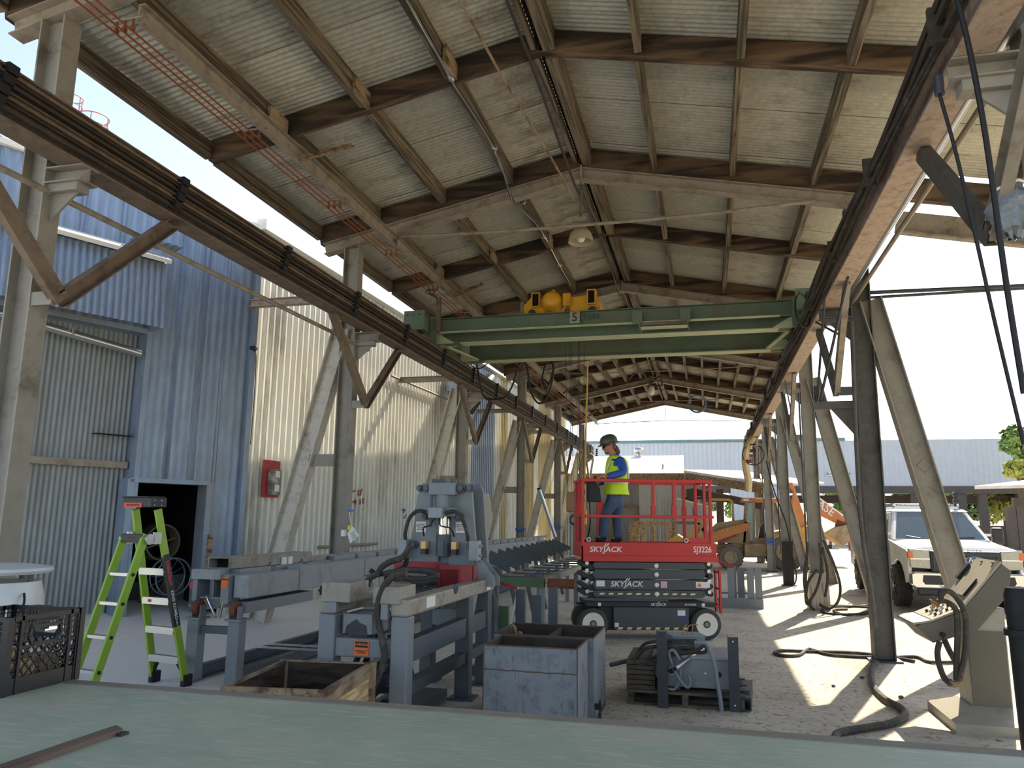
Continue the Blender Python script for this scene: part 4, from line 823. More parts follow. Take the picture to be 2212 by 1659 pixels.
def steelbin(name,label,x0,x1,y0,y1,h,wall,seam):
    t = T(name,label,'bin',((x0+x1)/2,(y0+y1)/2,0))
    th = .008
    part(t,'front_panel',wall,lambda m: m.bx(x0,x1,y0,y0+th,0.03,h)); part(t,'back_panel',wall,lambda m: m.bx(x0,x1,y1-th,y1,.03,h))
    part(t,'side_panel',wall,lambda m: m.bx(x0,x0+th,y0+th,y1-th,.03,h)); part(t,'side_panel',wall,lambda m: m.bx(x1-th,x1,y0+th,y1-th,.03,h))
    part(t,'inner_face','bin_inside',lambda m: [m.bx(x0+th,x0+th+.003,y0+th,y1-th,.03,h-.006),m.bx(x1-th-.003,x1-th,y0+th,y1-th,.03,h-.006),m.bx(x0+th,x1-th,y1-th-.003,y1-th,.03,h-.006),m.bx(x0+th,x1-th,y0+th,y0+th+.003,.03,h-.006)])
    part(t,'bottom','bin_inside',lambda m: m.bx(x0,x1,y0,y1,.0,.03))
    part(t,'rim','rust_edge',lambda m: (m.bx(x0-.003,x1+.003,y0-.003,y0+.012,h-.006,h+.004),m.bx(x0-.003,x1+.003,y1-.012,y1+.003,h-.006,h+.004),m.bx(x0-.003,x0+.012,y0+.012,y1-.012,h-.006,h+.004),m.bx(x1-.012,x1+.003,y0+.012,y1-.012,h-.006,h+.004)))
    if seam:
        rr = random.Random(5)
        part(t,'weld_seam','rust_edge',lambda m: m.tube([(x0+(x1-x0)*i/24,y0-.002,h-.2+rr.uniform(-.004,.004)) for i in range(25)],.005,5))
        part(t,'corner_weld','rust_edge',lambda m: [m.tube([(x,y0-.001,.05),(x,y0-.001,h)],.006,5) for x in (x0,x1)])
    return t
b1 = steelbin('steel_bin','scratched grey steel bin with a welded seam, nearest the green table',-1.90,-1.09,6.62,7.20,.735,'bin_steel',True)
b2 = steelbin('steel_bin','second steel bin with a divider, standing close behind the first',-1.98,-1.04,7.24,8.05,.74,'bin_steel',False)
part(b2,'divider','bin_inside',lambda m: m.bx(-1.5,-1.47,7.26,8.03,.03,.72))
part(b2,'latch','black',lambda m: (m.bx(-1.04,-.98,7.27,7.3,.12,.17),m.bx(-1.0,-.985,7.26,7.3,.03,.2)))
for i,(x,y,z,r_) in enumerate(((-1.75,7.65,.62,.17),(-1.62,7.7,.6,.15))):
    t = T('hose_roll',['wider dark rubber hose coil in the divided steel bin','smaller dark rubber hose coil beside the wider one in the bin'][i],'hose',(x,y,z-.1),group='hose rolls in the bin')
    part(t,'coil','rubber',lambda m: [m.torus((x,y,z+.03*k-.05),r_-.01*k,.02,X_,Y_,20,6) for k in range(3)])
t = T('tool_handles','pair of pale handles sticking up from the divided steel bin','tool',(-1.8,7.45,.6))
part(t,'handle','wood_pale',lambda m: m.tube([(-1.86,7.5,.62),(-1.87,7.46,.76),(-1.83,7.44,.78),(-1.8,7.42,.64)],.014,7,sub=3))
part(t,'handle','wood_pale',lambda m: m.tube([(-1.78,7.44,.62),(-1.78,7.42,.74),(-1.75,7.42,.7)],.014,7,sub=3))
# ---------------------------------------------------------------- pallet with gear housing, posts and hoses
pl = T('shipping_pallet','low dark wooden pallet under the grey gear housing','pallet',(-.27,8.5,0))
M('pallet_wood',(92,80,66),.85,var=.2,scale=5,rand=.15,grain=((54,46,38),(2,16,8),.4))
for k in range(6): part(pl,'slat','pallet_wood',lambda m: m.bx(-.84,.3,8.12+.17*k,8.23+.17*k,.115,.14))
for x in (-.80,-.27,.26): part(pl,'stringer','pallet_wood',lambda m: m.bx(x-.03,x+.03,8.12,9.08,.025,.115))
for k in range(3): part(pl,'bottom_slat','pallet_wood',lambda m: m.bx(-.84,.3,8.12+.42*k,8.24+.42*k,0,.025))
for k in range(6):
    t = T('timber_batten',['lowest','second lowest','third','fourth','fifth','topmost'][k]+' weathered batten of the low stack on the pallet end','batten',(-.7,8.4,.14+.05*k),group='battens stacked on the pallet')
    part(t,'batten','pallet_wood',lambda m: m.bx(-.84,-.56,8.14+.01*(k%2),8.95,.142+.047*k,.142+.047*k+.04))
gb = T('gear_housing','grey steel gear housing resting on the wooden pallet','housing',(-.2,8.45,.16))
part(gb,'body','mach_grey',lambda m: m.prism([(-.52,.22),(-.46,.17),(.2,.17),(.2,.45),(-.6,.45),(-.6,.30)],(0,8.22,0),X_,Z_,(0,.6,0)),bevel=.01)
part(gb,'cover_plate','mach_light',lambda m: m.bx(-.3,.21,8.2,8.84,.45,.475),bevel=.004)
part(gb,'port','black',lambda m: [m.cyl((x,8.222,z),(x,8.212,z),r_,16) for x,z,r_ in ((-.40,.32,.03),(.06,.31,.027))])
part(gb,'port_ring','chrome',lambda m: m.torus((-.40,8.212,.32),.032,.006,X_,Z_,18,5))
part(gb,'skid_foot','mach_dark',lambda m: [m.bx(x,x+.1,8.25,8.8,.142,.17) for x in (-.42,.05)])
part(gb,'plug','label_white',lambda m: m.cyl((-.07,8.221,.315),(-.07,8.215,.315),.01,8))
jb = T('junction_box','pale flat electrical box lying on top of the gear housing','box',(-.27,8.6,.49))
part(jb,'body','mach_grey',lambda m: m.box((-.27,8.62,.56),(.34,.26,.12),Matrix.Rotation(.35,3,'Z')),bevel=.006)
part(jb,'lid','mach_light',lambda m: m.box((-.27,8.62,.625),(.36,.28,.012),Matrix.Rotation(.35,3,'Z')))
part(jb,'wire',M('wire_tan',(170,130,80),.6),lambda m: [m.tube([(-.3+.05*i,8.5,.62),(-.28+.05*i,8.47,.7+.02*i),(-.25+.06*i,8.5,.74)],.005,5,sub=3) for i in range(3)])
for i,(x,y,z0_,h_) in enumerate(((-.48,8.08,0,.72),(.2,8.12,0,.69))):
    t = T('angle_post',('dark perforated channel post at the left front of the pallet','dark perforated channel post at the right front of the pallet')[i],'post',(x,y,0))
    part(t,'post','steel_dark',lambda m: m.chan((x,y,.0),(x,y,h_),.07,.1,.008,X_))
    part(t,'bolt_hole','label_white' if i else 'black',lambda m: [m.cyl((x,y-.036,z),(x,y-.038,z),.008,8) for z in (.06,h_-.04)])
t = T('square_tube','short dark square tube poking out at the right of the pallet','tube',(.33,8.2,.05))
part(t,'tube','steel_dark',lambda m: m.tubebox((.30,8.1,.075),(.36,9.0,.075),.1,.12,.01))
for k in range(3):
    t = T('angle_iron',['lowest','middle','topmost'][k]+' of three thin dark bar ends behind the right channel post','bar',(.32,8.4,.15+.05*k),group='bar ends by the pallet')
    part(t,'bar','steel_dark',lambda m: m.bx(.1,.31+.02*(2-k),8.3+.05*k,8.36+.05*k,.145+.045*k,.16+.045*k))
cb = T('cable_bundle','thick dark cable coiled over the gear housing','cable',(-.4,8.4,.5))
cz = lambda px,py,Y=8.3: at(px,py,Y)
for i,pts in enumerate((((1500,1390),(1470,1388),(1420,1395),(1385,1405),(1370,1425),(1385,1435),(1420,1425),(1460,1412),(1505,1405),(1520,1395)),((1500,1398),(1450,1400),(1400,1398),(1378,1420),(1390,1428),(1430,1415),(1490,1410),(1525,1408),(1520,1388)),((1505,1384),(1440,1384),(1395,1390),(1375,1415),(1369,1432),(1400,1434)))):
    part(cb,'cable_loop','hose',lambda m: m.tube([cz(*p,8.16+.05*i) for p in pts],.017,7,sub=4),smooth=True)
cp = T('conduit_pipe','short galvanized conduit pipe lying across the gear housing','pipe',(-.3,8.2,.5))
part(cp,'pipe','zinc',lambda m: m.cyl(at(1460,1443,8.0),at(1528,1393,8.5),.022,14),smooth=True)
part(cp,'coupling','zinc',lambda m: m.cyl(at(1458,1444.5,7.99),at(1466,1439,8.05),.028,14),smooth=True)
part(cp,'bore','black',lambda m: m.cyl(at(1457.6,1444.6,7.985),at(1458,1444.4,7.99),.02,12))
t = T('flexible_conduit','grey flexible conduit drooping over the front of the pallet to the floor','hose',tuple(at(1560,1545,8.0)))
part(t,'conduit','mach_grey',lambda m: m.tube([at(*p,8.05) for p in ((1500,1388),(1525,1390),(1535,1410),(1545,1440),(1549,1470),(1556,1510),(1559,1540))],.021,8,sub=4),smooth=True)
part(t,'fitting','zinc',lambda m: m.cyl(at(1559,1537,8.05),at(1560,1553,8.05),.028,10))
t = T('flexible_conduit','grey looped hose hanging from the gear housing front','hose',tuple(at(1480,1470,8.1)))
part(t,'conduit','mach_grey',lambda m: m.tube([at(*p,8.12) for p in ((1468,1425),(1455,1405),(1445,1410),(1450,1430),(1462,1458),(1478,1480),(1488,1484),(1491,1470),(1487,1458))],.016,8,sub=4),smooth=True)
part(t,'conduit','mach_grey',lambda m: m.tube([at(*p,8.14) for p in ((1433,1478),(1445,1488),(1458,1488),(1468,1470),(1470,1440))],.014,8,sub=4),smooth=True)
t = T('steel_rod','dark pipe lying on the floor between bin and pallet','pipe',(-.9,8.6,.1))
part(t,'pipe','mach_dark',lambda m: m.cyl((-1.02,8.3,.33),(-.62,8.6,.4),.022,10),smooth=True)
part(t,'stub','mach_dark',lambda m: m.cyl((-.62,8.6,.4),(-.6,8.62,.403),.028,10))
# ---------------------------------------------------------------- control console on pedestal
M('console_grey', (158,152,138), .5, .1, var=.06, scale=4, dirt=(128,120,106), damt=.3, dscale=3)
M('console_side', (100,96,84), .55, .1, var=.06, scale=4, dirt=(104,98,88), damt=.3)
co = T('control_console','grey pedestal control console with push buttons and a tilted panel','console',(2.4,8.3,0))
YC = 8.1
def cpt(px,py): p = at(px,py,YC); return (p.x,p.z)
prof = [cpt(*p) for p in ((1979,1352),(2016,1389),(2090,1369),(2112,1362),(2177,1287),(2185,1234),(2164,1218),(2078,1320),(2013,1344),(1997,1345))]
part(co,'head','console_side',lambda m: m.prism(prof,(0,YC,0),X_,Z_,(0,.62,0)),bevel=.006)
tp = [cpt(*p) for p in ((1972,1350),(2013,1343),(2078,1318),(2164,1215),(2160,1212),(2075,1314),(2012,1339),(1972,1345))]
part(co,'top_plate','console_grey',lambda m: m.prism(tp,(0,YC-.01,0),X_,Z_,(0,.66,0)))
d1 = V((tp[3][0]-tp[2][0],0,tp[3][1]-tp[2][1])); n1_ = V((-d1.z,0,d1.x)).normalized(); a1_ = V((tp[5][0],YC,tp[5][1])); e1_ = V((tp[4][0],YC,tp[4][1]))
du = (e1_-a1_)
part(co,'screen_panel','console_grey',lambda m: m.prism([(0,0),(.2,0),(.2,.36),(0,.36)],a1_+du*.22+n1_*.006+V((0,.14,0)),du.normalized()*1.0,Y_,n1_*.012))
part(co,'panel_edge','black',lambda m: m.prism([(0,0),(.2,0),(.2,.012),(0,.012)],a1_+du*.22+n1_*.008+V((0,.128,0)),du.normalized(),Y_,n1_*.014))
part(co,'hinge','steel_dark',lambda m: [m.box(a1_+du*.94+n1_*.008+V((0,y,0)),(.02,.03,.008)) for y in (.12,.42)])
part(co,'side_flap','black',lambda m: m.prism([(0,0),(.18,0),(.18,.03),(0,.03)],a1_+du*.5+V((0,.6,0))+n1_*.004,du.normalized(),n1_,(0,.08,0)))
kb = V((tp[6][0],YC,tp[6][1])); ke = V((tp[5][0],YC,tp[5][1])); kd = (ke-kb); kn = V((-kd.z,0,kd.x)).normalized()
part(co,'keypad_seam','black',lambda m: [m.bar(kb+kd*f+kn*.004+V((0,-.005,0)),kb+kd*f+kn*.004+V((0,.64,0)),.006,.002,kn) for f in (.0,-.25)])
for i in range(4):
    for j in range(3):
        p = kb+kd*(.28+.2*i)+V((0,.12+.15*j,0)); r_ = .014
        part(co,'push_button','red_guard' if (i,j) == (3,1) else ('zinc' if (i+j)%2 else 'steel_dark'),lambda m: m.cyl(p+kn*.002,p+kn*(.022+.012*((i+j)%2)),r_,12),smooth=True)
part(co,'loose_wire','wire_tan',lambda m: [m.tube([kb+kd*(.5+.05*q)+V((0,.42+.02*q,0)),kb+kd*.6+kn*.08+V((0,.4+.03*q,0)),kb+kd*(.75-.04*q)+kn*.01+V((0,.36,0))],.006,5,sub=3) for q in range(4)])
part(co,'pedestal','console_grey',lambda m: m.prism([(2.27,0),(2.60,0),(2.60,1.05),(2.5,1.05),(2.27,.86)],(0,8.14,0),X_,Z_,(0,.36,0)),bevel=.006)
part(co,'pedestal_door','console_side',lambda m: m.bx(2.28,2.585,8.128,8.142,.14,.84))
part(co,'base_skirt','console_grey',lambda m: m.rings([[V((x,y,z)) for x,y in ((x0,y0),(x1,y0),(x1,y1),(x0,y1))] for x0,x1,y0,y1,z in ((2.05,2.82,7.86,8.78,0),(2.05,2.82,7.86,8.78,.08),(2.26,2.61,8.12,8.52,.19))]))
part(co,'cable_gland','black',lambda m: (m.cyl((2.06,YC+.0,.80),(2.06,YC-.03,.80),.022,12),m.tube([(2.06,YC-.03,.8),(2.06,YC-.04,.74)],.008,6)))
ch = T('console_hose','thick grey hoses looped over the control console','hose',(2.2,8.0,.5))
hz_ = lambda px,py,Y: at(px,py,Y)
for pts,Y0 in ((((2035,1300),(2032,1282),(2040,1275),(2058,1282),(2076,1305),(2086,1335),(2087,1380),(2083,1420),(2075,1455),(2070,1470)),7.96),(((2025,1300),(2040,1297),(2060,1310),(2067,1330),(2068,1380),(2066,1430),(2066,1470)),7.98),(((2030,1385),(2025,1410),(2030,1440),(2042,1468),(2056,1474)),8.02),(((2040,1382),(2052,1408),(2066,1432)),8.2)):
    part(ch,'hose','hose',lambda m: m.tube([hz_(*p,Y0) for p in pts],.026,8,sub=4),smooth=True)
part(ch,'cloth_wrap','wood_pale',lambda m: m.tube([hz_(*p,8.0) for p in ((2048,1474),(2062,1478),(2072,1474),(2074,1455))],.03,8,sub=3),smooth=True)
bo = T('black_standpipe','black flanged standpipe cut by the right photo edge','pipe',(2.06,5.6,0))
xb_ = at(2214,1400,5.6).x
part(bo,'pipe','black',lambda m: m.cyl((xb_+.02,5.6,0),(xb_+.0,5.6,1.3),.085,20),smooth=True)
part(bo,'cap','black',lambda m: m.lathe((xb_,5.6,1.25),[(.0,0),(.088,0),(.088,.12),(.075,.16),(.0,.17)],20),smooth=True)
part(bo,'flange','black',lambda m: m.cyl((xb_+.0,5.6,1.12),(xb_,5.6,1.16),.105,20),smooth=True)
# ---------------------------------------------------------------- hoses on the floor
def floorhose(label,pts,r=.03,lift=0,mat='hose',grp=None,nm='floor_hose'):
    q = [atz(x,y,r+.002) for x,y in pts]
    q = [V((p.x,p.y,gz(p.x)+r+.001)) for p in q]
    t = T(nm,label,'hose',tuple(q[0]),group=grp); part(t,'hose',mat,lambda m: m.tube(q,r,8,sub=5),smooth=True); return t
floorhose('thick hose snaking from the lone right column toward the green table',((1892,1430),(1883,1445),(1886,1480),(1912,1510),(1945,1528),(1955,1545),(1925,1562),(1870,1572),(1815,1582),(1802,1597),(1803,1612)),.034)
floorhose('long looped hose lying across the shadow edge left of the lone column',((2080,1437),(2010,1430),(1985,1420),(1960,1418),(1905,1420),(1800,1415),(1760,1405),(1745,1402),(1725,1415),(1690,1416),(1673,1410),(1690,1405),(1750,1407),(1850,1410),(1935,1421),(1975,1428)),.022)
floorhose('tangle of hose rings on the floor beside the hose draped column',((1775,1310),(1800,1308),(1850,1313),(1885,1320),(1870,1328),(1800,1326),(1775,1320),(1790,1312),(1840,1312),(1880,1316),(1880,1325),(1830,1328),(1800,1318),(1830,1316)),.022)
t = T('draped_hose','dark hoses draped and looped round the third right column','hose',(2.26,17.6,1))
dz = lambda px,py: at(px,py,17.45)
for pts in (((1745,1170),(1742,1220),(1740,1280),(1743,1305),(1752,1300)),((1770,1172),(1775,1220),(1768,1260),(1755,1290),(1742,1300),(1745,1260),(1765,1230)),((1778,1165),(1800,1215),(1815,1265),(1810,1300),(1790,1315),(1770,1305)),((1776,1180),(1788,1240),(1782,1290)),((1745,1190),(1737,1250),(1745,1300),(1760,1318))):
    part(t,'hose_loop','hose',lambda m: m.tube([dz(*p) for p in pts],.028,7,sub=4),smooth=True)
t = T('hanging_rope','thin black cable hanging down beside the black footed column','cable',(2.1,23.8,1.5))
part(t,'cable','black',lambda m: m.tube([at(*p,23.7) for p in ((1655,995),(1672,1060),(1698,1130),(1712,1200),(1720,1240),(1716,1262),(1700,1262),(1693,1235),(1690,1190))],.02,6,sub=4))
# ---------------------------------------------------------------- scissor lift
M('lift_red', (196,44,40), .4, 0, var=.05, scale=3, dirt=(150,44,40), damt=.15)
M('lift_grey', (72,76,80), .45, .1, var=.06, scale=4)
M('lift_dark', (44,46,48), .5, .1, var=.1)
M('stripe_yellow', (226,214,140), .5, var=.03)
M('tyre_grey', (70,68,66), .8, var=.1, dirt=(110,104,94), damt=.3)
lf = T('scissor_lift','red and dark grey scissor lift carrying the man in the yellow vest','lift',(-1.03,12.78,0),radians(17.1))
def lp_(name, mat, fn, **kw): return part(lf, name, mat, fn, local=True, **kw)
def ltext(name, s, size, mat, x, z, y=-.4, sh=0, sx=1., ext=.001):
    Q = FR[lf.as_pointer()]
    return text(name, s, size, mat, lf, Q @ V((x,y,z)), Q.to_3x3() @ X_, Z_, shear=sh, sx=sx, ext=ext)
for x in (-.88,.88):
    for sy in (-1,1):
        y0_, y1_ = (-.43,-.27) if sy < 0 else (.27,.43)
        tt = lp_('wheel','tyre_grey',lambda m: m.lathe((x,y0_,.235),[(.0,0),(.15,0),(.2,.0),(.228,.012),(.235,.03),(.235,.13),(.228,.148),(.2,.16),(.0,.16)],32,(0,1,0)),smooth=True)
        yf, dr_ = (y0_, (0,1,0)) if sy < 0 else (y1_, (0,-1,0))
        lp_('wheel_rim','white_enamel',lambda m: m.lathe((x,yf,.235),[(.0,.004),(.05,.004),(.06,-.004),(.12,-.002),(.15,-.01),(.168,-.01),(.172,.006),(.0,.006)],32,dr_),smooth=True)
        lp_('wheel_hub','beam_grey',lambda m: m.lathe((x,yf,.235),[(.0,-.012),(.03,-.012),(.04,.004),(.0,.006)],16,dr_),smooth=True)
lp_('chassis','lift_dark',lambda m: m.bx(-.78,.8,-.3,.3,.13,.48),bevel=.01)
lp_('axle','lift_dark',lambda m: [m.bx(x-.05,x+.05,-.3,.3,.19,.28) for x in (-.88,.88)])
lp_('module_door','lift_grey',lambda m: m.bx(-.56,.62,-.385,-.29,.15,.485),bevel=.012)
for k in range(8):
    x0 = -.5+.145*k; lp_('hazard_stripe','stripe_yellow',lambda m: m.prism([(x0,.152),(x0+.07,.152),(x0+.09,.185),(x0+.02,.185)],(0,-.387,0),X_,Z_,(0,.002,0)))
lp_('decal','label_white',lambda m: [m.bx(.44,.56,-.388,-.386,.36,.465),m.bx(-.54,-.48,-.388,-.386,.19,.25)])
lp_('decal_band',M('decal_green',(40,120,90),.5),lambda m: m.bx(.44,.56,-.3895,-.388,.44,.465))
lp_('decal_band',M('decal_purple',(70,64,130),.5),lambda m: m.bx(.48,.56,-.3885,-.386,.29,.355))
lp_('deck_frame','lift_dark',lambda m: m.bx(-.98,1.04,-.4,.4,.49,.56),bevel=.006)
lp_('frame_decal','label_white',lambda m: [m.bx(x,x+.045,-.4015,-.4,.5,.55) for x in (-.8,.82)])
lp_('slide_bar','lift_grey',lambda m: m.bx(-.86,.3,-.405,-.37,.575,.62))
lp_('tow_ring','lift_dark',lambda m: m.torus((-1.05,-.2,.52),.05,.014,X_,Y_,12,5))
zs = [.63,.745,.905,1.06,1.17]
for k in range(4):
    z0_, z1_ = zs[k], zs[k+1]-.012
    o = lp_('scissor_arm','lift_grey',lambda m: m.prism([(-.84,z0_),(.86,z0_),(.90,(z0_+z1_)/2),(.86,z1_),(-.84,z1_),(-.88,(z0_+z1_)/2)],(0,-.385,0),X_,Z_,(0,.05,0)),bevel=.004)
    lp_('scissor_arm','lift_dark',lambda m: m.bar((-.95,-.31,z0_+.02),(.98,-.31,z1_-.02),.04,.09))
    lp_('scissor_arm','lift_dark',lambda m: m.bar((-.95,.33,z1_-.02),(.95,.33,z0_+.02),.05,.09))
    lp_('pivot_cap','white_enamel',lambda m: m.lathe((.12,-.385,(z0_+z1_)/2),[(.0,0),(.036,0),(.036,-.018),(.026,-.028),(.0,-.028)],18,(0,1,0)),smooth=True)
    for x in (-.96,.96):
        lp_('end_pin','zinc',lambda m: m.cyl((x,-.36,z1_-.02),(x,-.335,z1_-.02),.03,12),smooth=True)
        lp_('cross_tube','lift_dark',lambda m: m.cyl((x*1.03,-.34,z0_+.05),(x*1.03,.34,z0_+.05),.04,10),smooth=True)
for k in range(11):
    x0 = -.78+.142*k; lp_('hazard_stripe','stripe_yellow',lambda m: m.prism([(x0,.668),(x0+.075,.668),(x0+.095,.695),(x0+.02,.695)],(0,-.3865,0),X_,Z_,(0,.0015,0)))
ltext('maker_logo','SKYJACK',.115,'label_white',-.35,.825,-.3862,.18,1.1); ltext('maker_logo','SKYJACK',.055,'label_white',.14,.525,-.4012,.18,1.1)
ltext('option_logo','SKYCODED',.034,'label_white',.64,.525,-.4012,.2)
lp_('side_decal','label_white',lambda m: [m.bx(-.82,-.69,-.387,-.385,.79,.88),m.bx(.19,.28,-.387,-.385,.78,.87),m.bx(.74,.96,-.387,-.385,.78,.87)] )
lp_('decal_ring','lift_red',lambda m: (m.torus((.235,-.388,.825),.03,.005,X_,Z_,16,5),m.bar((.215,-.388,.845),(.255,-.388,.805),.006,.004)))
lp_('decal_triangle','label_orange',lambda m: m.prism([(.755,.795),(.835,.795),(.795,.86)],(0,-.389,0),X_,Z_,(0,.002,0)))
# platform
DZK = 1.43
lp_('toe_board','lift_red',lambda m: [m.bx(-1.03,1.06,-.42,-.40,1.17,1.46),m.bx(-1.03,1.06,.40,.42,1.17,1.46),m.bx(-1.07,-1.05,-.40,.40,1.2,1.46),m.bx(1.06,1.08,-.40,.40,1.2,1.46)],bevel=.004)
lp_('platform_lip','lift_red',lambda m: m.bx(-1.03,1.1,-.432,-.42,1.17,1.265),bevel=.004)
lp_('deck_plate','lift_grey',lambda m: m.bx(-1.04,1.05,-.39,.39,DZK-.04,DZK))
ltext('maker_logo','SKYJACK',.115,'label_white',-.68,1.35,-.4212,.18,1.1); ltext('model_number','SJ3226',.13,'label_white',.85,1.36,-.4212,0,.82)
for x0,z0_,h in ((-.68,1.35,.115),(-.35,.825,.115),(.14,.525,.055)):
    yy = -.3862 if z0_ == .825 else (-.4012 if h < .1 else -.4212)
    lp_('logo_stroke','label_white',lambda m: [m.prism([(x0-.02*h/.115+q,z0_+.045*h/.115),(x0-.002*h/.115+q,z0_+.045*h/.115),(x0+.03*h/.115+q,z0_+.095*h/.115),(x0+.015*h/.115+q,z0_+.095*h/.115)],(0,yy,0),X_,Z_,(0,-.0015,0)) for q in (-.005,.03*h/.115)])
lp_('edge_stripe','label_white',lambda m: [m.bx(-1.074,-1.07,-.36+.15*i,-.3+.15*i,1.2,1.23) for i in range(5)])
RT, RM = 2.44, 1.87
def post(x,y,z0_,z1_,w_=.045): lp_('rail_post','lift_red',lambda m: m.bx(x-w_/2,x+w_/2,y-w_/2,y+w_/2,z0_,z1_),bevel=.005)
for y in (-.40,.40):
    lp_('top_rail','lift_red',lambda m: m.bx(-1.05,1.03,y-.024,y+.024,RT-.045,RT+.01),bevel=.008)
    lp_('mid_rail','lift_red',lambda m: m.bx(-1.05,1.05,y-.02,y+.02,RM-.03,RM+.015),bevel=.006)
    for x,z0_,z1_ in (((-1.03,1.4,RT),(.09,RM-.02,RT),(.42,RM-.05,RT),(1.0,1.42,RT)) if y < 0 else ((-1.03,1.4,RT),(.80,1.42,RT),(1.0,1.42,RT))): post(x,y,z0_,z1_)
    lp_('latch_plate','lift_red',lambda m: [m.bx(x-.035,x+.035,y-.028,y+.028,RM-.02,RM+.16) for x in ((.09,.42) if y < 0 else (.8,.99))])
for x in (-1.05,1.03):
    lp_('end_rail','lift_red',lambda m: [m.bx(x-.02,x+.02,-.38,.38,RT-.04,RT),m.bx(x-.02,x+.02,-.38,.38,RM-.02,RM+.02)])
post(-1.05,-.16,1.4,RT); post(-1.05,.15,1.4,RT); post(1.03,0,1.4,RT)
lp_('rail_latch','zinc',lambda m: [m.torus((-.94,-.4,1.5),.03,.008,X_,Z_,12,5),m.torus((.6,-.4,1.5),.03,.008,X_,Z_,12,5)])
lp_('socket_plate','lift_red',lambda m: m.bx(.66,.96,-.405,-.395,1.46,1.54))
lp_('control_box','black',lambda m: m.prism([(-.93,2.08),(-.72,2.08),(-.74,2.3),(-.86,2.44),(-.93,2.44)],(0,-.33,0),X_,Z_,(0,.2,0)),bevel=.01)
lp_('joystick','black',lambda m: (m.cyl((-.83,-.2,2.36),(-.80,-.2,2.46),.014,8),m.ell((-.80,-.2,2.47),(.024,.024,.03))),smooth=True)
lp_('manual_box','lift_grey',lambda m: m.bx(-1.04,-1.0,-.3,-.1,1.48,1.84),bevel=.012)
lp_('control_cable','black',lambda m: m.tube([(-.9,-.25,2.1),(-.88,-.2,1.8),(-.9,-.1,1.55),(-.95,0,1.46)],.012,6,sub=3))
lp_('horn','black',lambda m: (m.cyl((-1.02,-.05,2.25),(-.95,-.05,2.25),.05,12),m.cyl((-1.0,.05,2.12),(-.94,.05,2.12),.04,12)))
lp_('entry_ladder','lift_red',lambda m: (m.bx(1.1,1.13,-.42,-.37,.4,1.06),m.bx(1.1,1.13,-.2,-.15,.4,1.06),m.bx(1.1,1.13,-.37,-.2,.5,.53),m.bx(1.1,1.13,-.37,-.2,.75,.78),m.bx(1.1,1.13,-.37,-.2,1.0,1.03),m.bx(1.04,1.12,-.4,-.15,.49,.52)))
# ---------------------------------------------------------------- worker on the lift
M('skin', (176,124,98), .55, var=.06); M('denim', (66,84,112), .85, var=.18, scale=7, dirt=(96,110,130), damt=.25, dscale=5)
M('shirt_blue', (42,84,168), .75, var=.14, scale=6); M('hivis', (206,240,34), .6, var=.05, scale=6); M('silver_tape', (214,208,186), .4, .2, var=.04)
M('helmet', (74,72,68), .35, .1, var=.12, scale=6); M('hair', (98,72,50), .7, var=.25, scale=20); M('boot', (44,36,30), .8, var=.2)
def PX(px,py,d=0.): return at(px,py,12.64+d)
def skin(name, mat, parent, nodes, edges, sub=2, root=0):
    me = bpy.data.meshes.new(name); inv = FR[parent.as_pointer()].inverted()
    me.from_pydata([tuple(inv @ p) for p,_ in nodes], edges, []); me.update()
    o = bpy.data.objects.new(name, me); COL.objects.link(o); o.parent = parent; FR[o.as_pointer()] = FR[parent.as_pointer()]
    sk = o.modifiers.new('skin','SKIN'); sk.use_smooth_shade = True
    if not me.skin_vertices: me.skin_vertices.new()
    for i,(p,r) in enumerate(nodes):
        dd = me.skin_vertices[0].data[i]; dd.radius = (r,r) if not isinstance(r,tuple) else r; dd.use_root = (i == root)
    ss = o.modifiers.new('sub','SUBSURF'); ss.levels = sub; ss.render_levels = sub
    me.materials.append(M(mat)); return o
wk = T('person','person in dark hard hat and yellow vest standing on the red lift','person',tuple(PX(1322,1172)))
HZ_ = 4
W = {'pel':(PX(1328,1076),.1),'sp':(PX(1331,1045),.11),'ch':(PX(1333,1012),.125),'nb':(PX(1328,989),.075),'nk':(PX(1323,980),.06),
 'hd':(PX(1315,970),.085),'ht':(PX(1317,956),.1),
 'hn':(PX(1323,1086,-.09),.095),'kn':(PX(1307,1114,-.1),.066),'an':(PX(1302,1158,-.1),.046),'tn':(PX(1289,1166,-.1),.04),
 'hf':(PX(1335,1086,.09),.095),'kf':(PX(1331,1120,.1),.066),'af':(PX(1335,1160,.1),.046),'tf':(PX(1321,1168,.1),.04),
 'sn':(PX(1342,996,-.19),.068),'en':(PX(1347,1021,-.27),.052),'wn':(PX(1307,1029,-.44),.034),
 'sf':(PX(1321,998,.18),.066),'ef':(PX(1313,1033,.2),.05),'wf':(PX(1288,1046,.02),.034)}
K = list(W); ix = {k:i for i,k in enumerate(K)}
E_ = [(ix[a],ix[b]) for a,b in (('pel','sp'),('sp','ch'),('ch','nb'),('nb','nk'),('nk','hd'),('hd','ht'),('pel','hn'),('hn','kn'),('kn','an'),('an','tn'),('pel','hf'),('hf','kf'),('kf','af'),('af','tf'),('ch','sn'),('sn','en'),('en','wn'),('ch','sf'),('sf','ef'),('ef','wf'))]
skin('body','skin',wk,[W[k] for k in K],E_)
